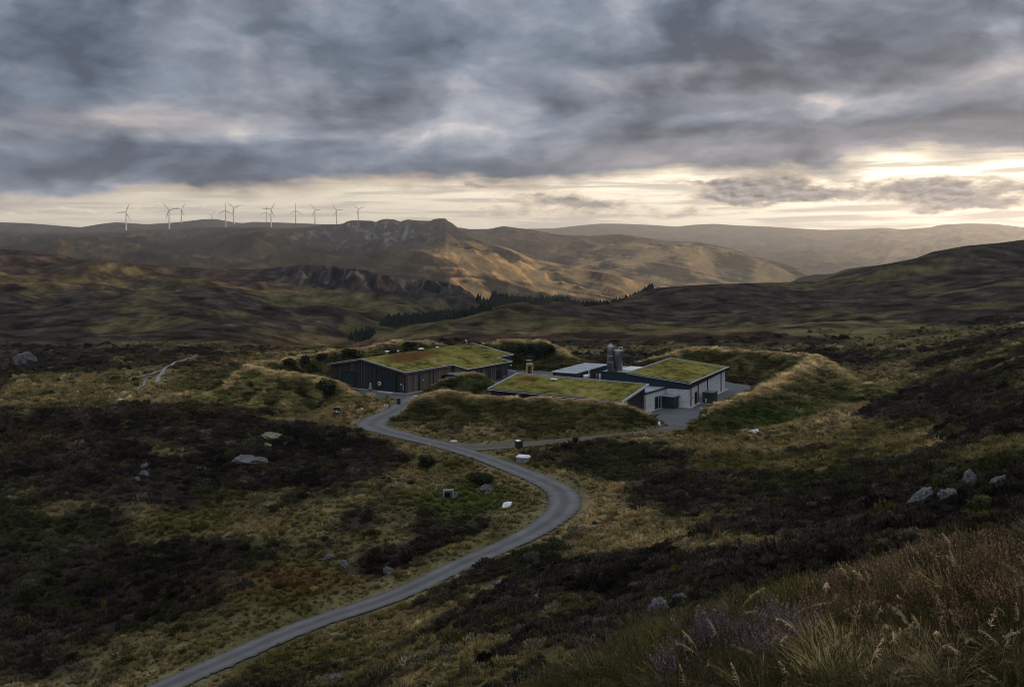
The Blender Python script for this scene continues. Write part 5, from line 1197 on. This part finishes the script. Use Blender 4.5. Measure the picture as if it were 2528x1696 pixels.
def rock(name, px, py, w, h, label, seed, tilt=0.0, depth=.8, m_=None, group=None, cat='rock', sink=.45):
    q = hit(px, py); s = q.y / F; W_, H_ = w * s, h * s; r_ = np.random.default_rng(seed)
    bm = bmesh.new(); bmesh.ops.create_icosphere(bm, subdivisions=4, radius=1)
    cuts = [(Vector(r_.normal(0, 1, 3)).normalized(), r_.uniform(.55, .9)) for k in range(9)]
    for v in bm.verts:
        c = v.co.copy()
        for nrm, dd in cuts:
            e = c.dot(nrm) - dd
            if e > 0: c -= nrm * e * .92
        f = 1 + .12 * math.sin(5 * c.x + seed) * math.sin(4 * c.y + 2 * seed) + .06 * math.sin(11 * c.z + 7 * c.x)
        v.co = c * f
    mm = Matrix.Rotation(tilt, 4, 'Y') @ Matrix.Diagonal((W_ / 1.65, max(W_, H_) * depth / 1.65, H_ / 1.5, 1))
    bmesh.ops.transform(bm, matrix=mm, verts=bm.verts)
    z0 = min(v.co.z for v in bm.verts)
    me = bpy.data.meshes.new(name); bm.to_mesh(me); bm.free()
    for p in me.polygons: p.use_smooth = True
    o = link(name, me, m_ or M_rock); o.location = (q.x, q.y + .1 * W_, q.z - z0 - sink * H_); return tag(o, label, cat, group)
G1 = 'grey rocks on the right heather slope'
rock('boulder', 2274, 1246, 66, 26, 'slanting pale rock slab, lower left of three on the right slope', 1, -.75, .5, group=G1)
rock('boulder', 2346, 1238, 46, 40, 'rounded pale rock with dark hollow, between slanting slab and upright stone', 2, .1, .8, group=G1)
rock('boulder', 2395, 1200, 30, 58, 'upright pointed pale stone, highest on the right heather slope', 3, .15, .6, group=G1)
rock('boulder', 1622, 1512, 46, 38, 'lichen spotted rock above the foreground heather, left of a pair', 4, -.5, .7, group='pair of lichen rocks above the foreground')
rock('boulder', 1680, 1492, 46, 32, 'tilted lichen rock above the foreground heather, right of a pair', 5, .55, .6, group='pair of lichen rocks above the foreground')
G2 = 'pale rocks on the dark left knoll'
rock('rock_outcrop', 600, 1142, 58, 24, 'broad pale rock outcrop on the dark left knoll, left half', 6, .0, .7, group=G2, sink=.55)
rock('rock_outcrop', 640, 1144, 50, 20, 'broad pale rock outcrop on the dark left knoll, right half', 7, .1, .7, group=G2, sink=.55)
rock('boulder', 358, 1158, 20, 16, 'narrow pale rock at the top of the small left chain', 8, -.3, group=G2)
rock('boulder', 354, 1176, 20, 18, 'pale rock in the middle of the small left chain', 9, -.5, group=G2)
rock('boulder', 340, 1190, 14, 16, 'slim pale rock lowest in the small left chain', 10, -.8, group=G2)
rock('boulder', 450, 1116, 10, 12, 'small pale stone above a smaller one on the left knoll', 11, -.3, group=G2)
rock('boulder', 448, 1129, 9, 8, 'tiny pale stone below another on the left knoll', 12, -.3, group=G2)
rock('boulder', 492, 1162, 34, 11, 'low bluish rock sliver left of the broad outcrop', 13, -.1, group=G2)
rock('rock_outcrop', 672, 1083, 44, 15, 'yellow lichen covered flat outcrop near the knoll top', 14, .1, .9, M_lich, G2)
rock('boulder', 700, 1099, 24, 8, 'small yellowish flat rock below the lichen outcrop', 15, .0, .9, M_lich, G2)
rock('boulder', 658, 1104, 22, 14, 'pale mottled rock between the lichen outcrop and broad outcrop', 16, .2, .9, M_lich, G2)
rock('boulder', 850, 1402, 26, 24, 'whitish rock in heather left of the straight road stretch', 17, .1)
rock('boulder', 958, 1416, 28, 26, 'rounded speckled rock beside the straight road stretch', 18, .0)
rock('boulder', 812, 1380, 26, 14, 'low grey rock behind the whitish one left of the road', 19, .0)
rock('boulder', 833, 1679, 38, 16, 'flat pale rock in dark heather at the bottom edge', 20, .0)
rock('boulder', 1199, 1212, 32, 26, 'dark hollowed grey rock inside the road bend', 21, .3)
rock('boulder', 1251, 1252, 22, 12, 'slanting white stone in the grass inside the road bend', 22, -.5, m_=M_white)
rock('boulder', 1120, 1231, 18, 20, 'pale broken rock beside the culvert opening', 23, .1)
rock('boulder', 1120, 1092, 16, 10, 'pale stone at the junction of road and gravel track', 24, .0, m_=M_conc)
rock('boulder', 1627, 1050, 9, 12, 'round white stone at the foot of the front bank end', 25, .0, m_=M_white)
rock('rock_outcrop', 64, 905, 54, 40, 'grey weathered crag in the dark hollow at the left edge', 26, .2, .8, M_dkrock)
rock('boulder', 2070, 1020, 22, 14, 'pale stone along the tan bank edge above the heather', 27, -.4)
rock('boulder', 2100, 1006, 14, 10, 'small pale stone at the upper end of the tan bank edge', 28, -.4)
rock('boulder', 1232, 1446, 34, 14, 'low pale rock right of the road below the bend', 29, -.2)
rock('boulder', 2462, 1195, 44, 12, 'long thin weathered stone right of the upright stone', 30, -.5, .4)
rock('boulder', 300, 990, 26, 7, 'white flat stone in the pale grass strip at left', 31, .0, m_=M_conc)
rock('boulder', 192, 1100, 14, 6, 'small pale stone on the dark heather at far left', 32, .0)
rock('boulder', 1400, 1068, 10, 7, 'small dull stone beside the gravel track', 33)
rock('boulder', 1330, 1475, 20, 10, 'little grey stone poking from heather below the road bend', 34)

# ================================================================== BUSHES (each its own crown and stem)
def bush(px, py, w, h, label, seed, col=(.016, .022, .010), group=None, cat='bush', y0=14):
    q = hit(px, py, y0); s = q.y / F; W_, H_ = w * s / 2, h * s; r_ = np.random.default_rng(seed)
    o = empty('bush', q, r_.uniform(0, 6.28), label, cat, group); V, Fc, Cc = [], [], []
    lob = [(r_.uniform(-.55, .55), r_.uniform(-.55, .55), r_.uniform(.35, .75), r_.uniform(.3, .55)) for k in range(9)]
    for k in range(2600):
        lx, ly, lz, lr = lob[r_.integers(0, 9)]; d = r_.normal(0, 1, 3); d /= np.linalg.norm(d); rr = lr * r_.uniform(.5, 1.05)
        p = np.array([(lx + d[0] * rr) * W_, (ly + d[1] * rr) * W_, max(.02, (lz + d[2] * rr * .6)) * H_])
        u = r_.normal(0, 1, 3); u /= np.linalg.norm(u); v = np.cross(u, d); v /= np.linalg.norm(v) + 1e-9; l = r_.uniform(.05, .13) * W_ * .8
        i0 = len(V); V += [p - u * l, p + v * l * .45, p + u * l, p - v * l * .45]; cv = r_.lognormal(0, .35); Cc += [np.array(col) * cv] * 4; Fc.append((i0, i0 + 1, i0 + 2, i0 + 3))
    me = np_mesh('crown', np.array(V), np.array(Fc), False); set_col(me, 'cover', np.array(Cc)); link('crown', me, M_bush, o)
    mb = MB()
    for k in range(1): mb.tube([(0, 0, -.3), (.05 * W_, 0, H_ * .3), (.12 * W_, .1 * W_, H_ * .7)], [W_ * .08, W_ * .06, W_ * .02], 7)
    mb.build('stem', M_darkboard, o)
m, t, b = mat('bush leaves'); t.l.new(attr(t, 'cover'), b.inputs['Base Color']); b.inputs['Roughness'].default_value = .9; b.inputs['Specular IOR Level'].default_value = .05; M_bush = m
bush(1054, 1166, 52, 44, 'dark rounded bush in tan grass left of the road', 1)
bush(1421, 1097, 22, 20, 'dark purplish bush beside the gravel track', 2, (.022, .015, .018))
bush(1395, 1106, 30, 14, 'low dark bush just left of the purplish one', 3)
bush(1180, 1196, 80, 30, 'dark spreading bush behind the hollow rock inside the bend', 4, (.022, .028, .011))
bush(803, 990, 64, 58, 'large dark green bush on the nose of the left bank', 5, (.014, .024, .010))
G3 = 'dark shrubs on the bank behind the yard'
for k, (x, y, w, h, lab) in enumerate([(1228,893,50,40,'dark shrub at the left end of the back bank, by the timber building'),(1268,884,46,36,'dark shrub on the back bank above the tall grey wall panel'),(1300,878,50,32,'dark shrub high on the back bank above the dish'),(1338,886,52,40,'dark shrub on the back bank right of the dish'),(1362,874,34,26,'small dark shrub near the right shoulder of the back bank')]): bush(x, y, w, h, lab, 20 + k, (.018, .027, .012), G3, y0=200)
G4 = 'dark shrubs on the bank behind the timber building'
for k, (x, y, w, h, lab) in enumerate([(715,905,44,26,'dark shrub at the left end of the bank behind the timber building'),(752,905,40,28,'dark shrub beside the timber building gable corner'),(790,892,40,20,'dark shrub just above the gable eave'),(862,880,50,18,'dark shrub on the bank above the gable apex'),(1010,858,40,15,'dark shrub on the bank near the roof vents')]): bush(x, y, w, h, lab, 40 + k, (.018, .026, .010), G4, y0=185)

# ================================================================== SIGNS, CABINETS, POSTS
q = hit(831.5, 1027, 100); ib = empty('information_board', q, -.12, 'dark upright information board with pale notices at the road turning', 'sign board')
mb = MB(); mb.box(-.58, .58, -.05, .05, .22, 1.55); bd = mb.build('board', M_navy, ib)
for x, z, w, h in ((-.42, .82, .09, .09), (-.03, .82, .14, .19), (.40, .72, .14, .10)): mb = MB(); mb.box(x - w, x + w, -.062, -.051, z - h, z + h); mb.build('notice', M_white, bd)
mb = MB(); mb.box(-.60, .60, -.07, .07, 1.552, 1.62); mb.build('top_rail', M_trim, ib)
for x in (-.5, .42): mb = MB(); mb.box(x, x + .08, -.04, .04, -.3, .215); mb.build('leg', M_fascia, ib)
q = hit(891, 1018, 100); ms = empty('marker_sign', q, .5, 'small white tilted marker plate on the verge near the board', 'sign')
mb = MB(); mb.box(-.22, .22, -.02, .02, .35, .75, Matrix.Rotation(.5, 4, 'Y')); mb.build('plate', M_white, ms); mb = MB(); mb.bar((.25, .03, -.2), (.25, .03, .45), .06); mb.build('post', M_fascia, ms)
for k, (x, lab) in enumerate(((949.5, 'thin white verge post, left one of two near the gate pillar'), (955.5, 'thin white verge post, right one of two near the gate pillar'))):
    q = hit(x, 1009, 100); mb = MB(); mb.lathe([(.09, -.2), (.09, .5), (.11, .52), (.11, .68), (.03, .72)], n=10); o = mb.build('verge_post', M_white, smooth=True); o.location = q; tag(o, lab, 'post', 'white verge posts')
q = hit(961, 1009, 100); mb = MB(); mb.box(-.07, .07, -.06, .06, -.2, .72); mb.hexa([(-.07, -.06, .72), (.07, -.06, .72), (.07, .06, .72), (-.07, .06, .72)], [(-.02, -.02, .8), (.02, -.02, .8), (.02, .02, .8), (-.02, .02, .8)]); o = mb.build('timber_post', M_darkboard); o.location = q; tag(o, 'short dark timber post right of the white verge posts', 'post')
q = hit(984, 1000, 100); gp = empty('gate_pillar', q, .15, 'dark slab gate pillar at the yard entrance beside the road', 'pillar')
mb = MB(); mb.box(-.36, .36, -.14, .14, -.3, 1.28); mb.build('slab', M_navy, gp, bevel=.02); mb = MB(); mb.box(-.38, .38, -.16, .16, 1.282, 1.36); mb.build('cap', M_grey, gp)
q = hit(1281, 1111, 100); jb = empty('junction_box', q, .55, 'dark pedestal box with white slanted top beside the gravel track', 'utility box')
mb = MB(); mb.box(-.45, .45, -.4, .4, .35, 1.35); mb.build('body', M_green, jb, bevel=.03)
mb = MB(); mb.hexa([(-.47, -.42, 1.352), (.1, -.42, 1.352), (.1, .42, 1.352), (-.47, .42, 1.352)], [(-.47, -.42, 1.40), (.1, -.42, 1.46), (.1, .42, 1.46), (-.47, .42, 1.40)]); mb.build('lid', M_white, jb)
mb = MB(); mb.box(-.2, .2, -.2, .2, -.3, .345); mb.build('pedestal', M_fascia, jb)
q = hit(1292, 1140, 100); sb = empty('storage_box', q, -.35, 'white topped low rounded storage box in grass right of the road', 'storage box')
mb = MB(); mb.box(-.95, .95, -.6, .6, .45, .92); mb.build('lid', M_white, sb, True, bevel=.16)
mb = MB(); mb.box(-.85, .85, -.52, .52, -.2, .44); mb.build('body', M_grey, sb, bevel=.04)
mb = MB(); mb.box(-.1, .1, -.55, -.53, .12, .32); mb.build('latch', M_black, sb)
q = hit(1106, 1230, 80); cv = empty('culvert', q, .1, 'small concrete culvert with black opening inside the road bend', 'culvert')
mb = MB(); mb.box(-.45, .55, .35, .6, -.3, .8); mb.box(-.6, -.46, -.3, .6, -.3, .72); mb.box(.56, .68, -.3, .6, -.3, .72); mb.build('wall', M_grey, cv)
mb = MB(); mb.box(-.44, .54, .30, .345, -.1, .62); mb.build('opening', M_black, cv); mb = MB(); mb.box(-.62, .70, .2, .66, .802, .92); mb.build('cap', M_grey, cv)
q = hit(1863, 1070, 80); fp = empty('fallen_panel', q, .25, 'white panel with dark marks lying at the foot of the right bank', 'panel')
mb = MB(); mb.box(-.75, .75, -.04, .04, .1, .55, Matrix.Rotation(-.16, 4, 'Y') @ Matrix.Rotation(-.5, 4, 'X')); pn = mb.build('panel', M_white, fp)
for x in (-.45, -.1, .3): mb = MB(); mb.box(x - .10, x + .10, -.05, -.042, .2, .34, Matrix.Rotation(-.16, 4, 'Y') @ Matrix.Rotation(-.5, 4, 'X')); mb.build('dark_mark', M_black, pn)
kb = [hit(x, y, 80) for x, y in ((1369, 1240), (1366, 1249), (1361, 1258), (1355, 1266), (1347, 1274))]
mb = MB()
for a, c_ in zip(kb, kb[1:]): mb.bar(a + Vector((0, 0, .05)), c_ + Vector((0, 0, .05)), .10, .16)
tag(mb.build('kerb_edging', M_trim), 'thin white kerb strip along the inside of the road bend', 'kerb')
# ================================================================== HAZE
m = bpy.data.materials.new('haze'); m.use_nodes = True; t = NT(m.node_tree); t.n.clear()
o_ = t.n.new('ShaderNodeOutputMaterial'); v_ = t.n.new('ShaderNodeVolumePrincipled')
v_.inputs['Color'].default_value = (.92, .93, .97, 1); v_.inputs['Density'].default_value = 7.5e-5; v_.inputs['Anisotropy'].default_value = .6
t.l.new(v_.outputs[0], o_.inputs['Volume'])
hz = MB().box(-9000, 9000, -600, 12500, -420, 285).build('haze', m); tag(hz, kind='stuff')
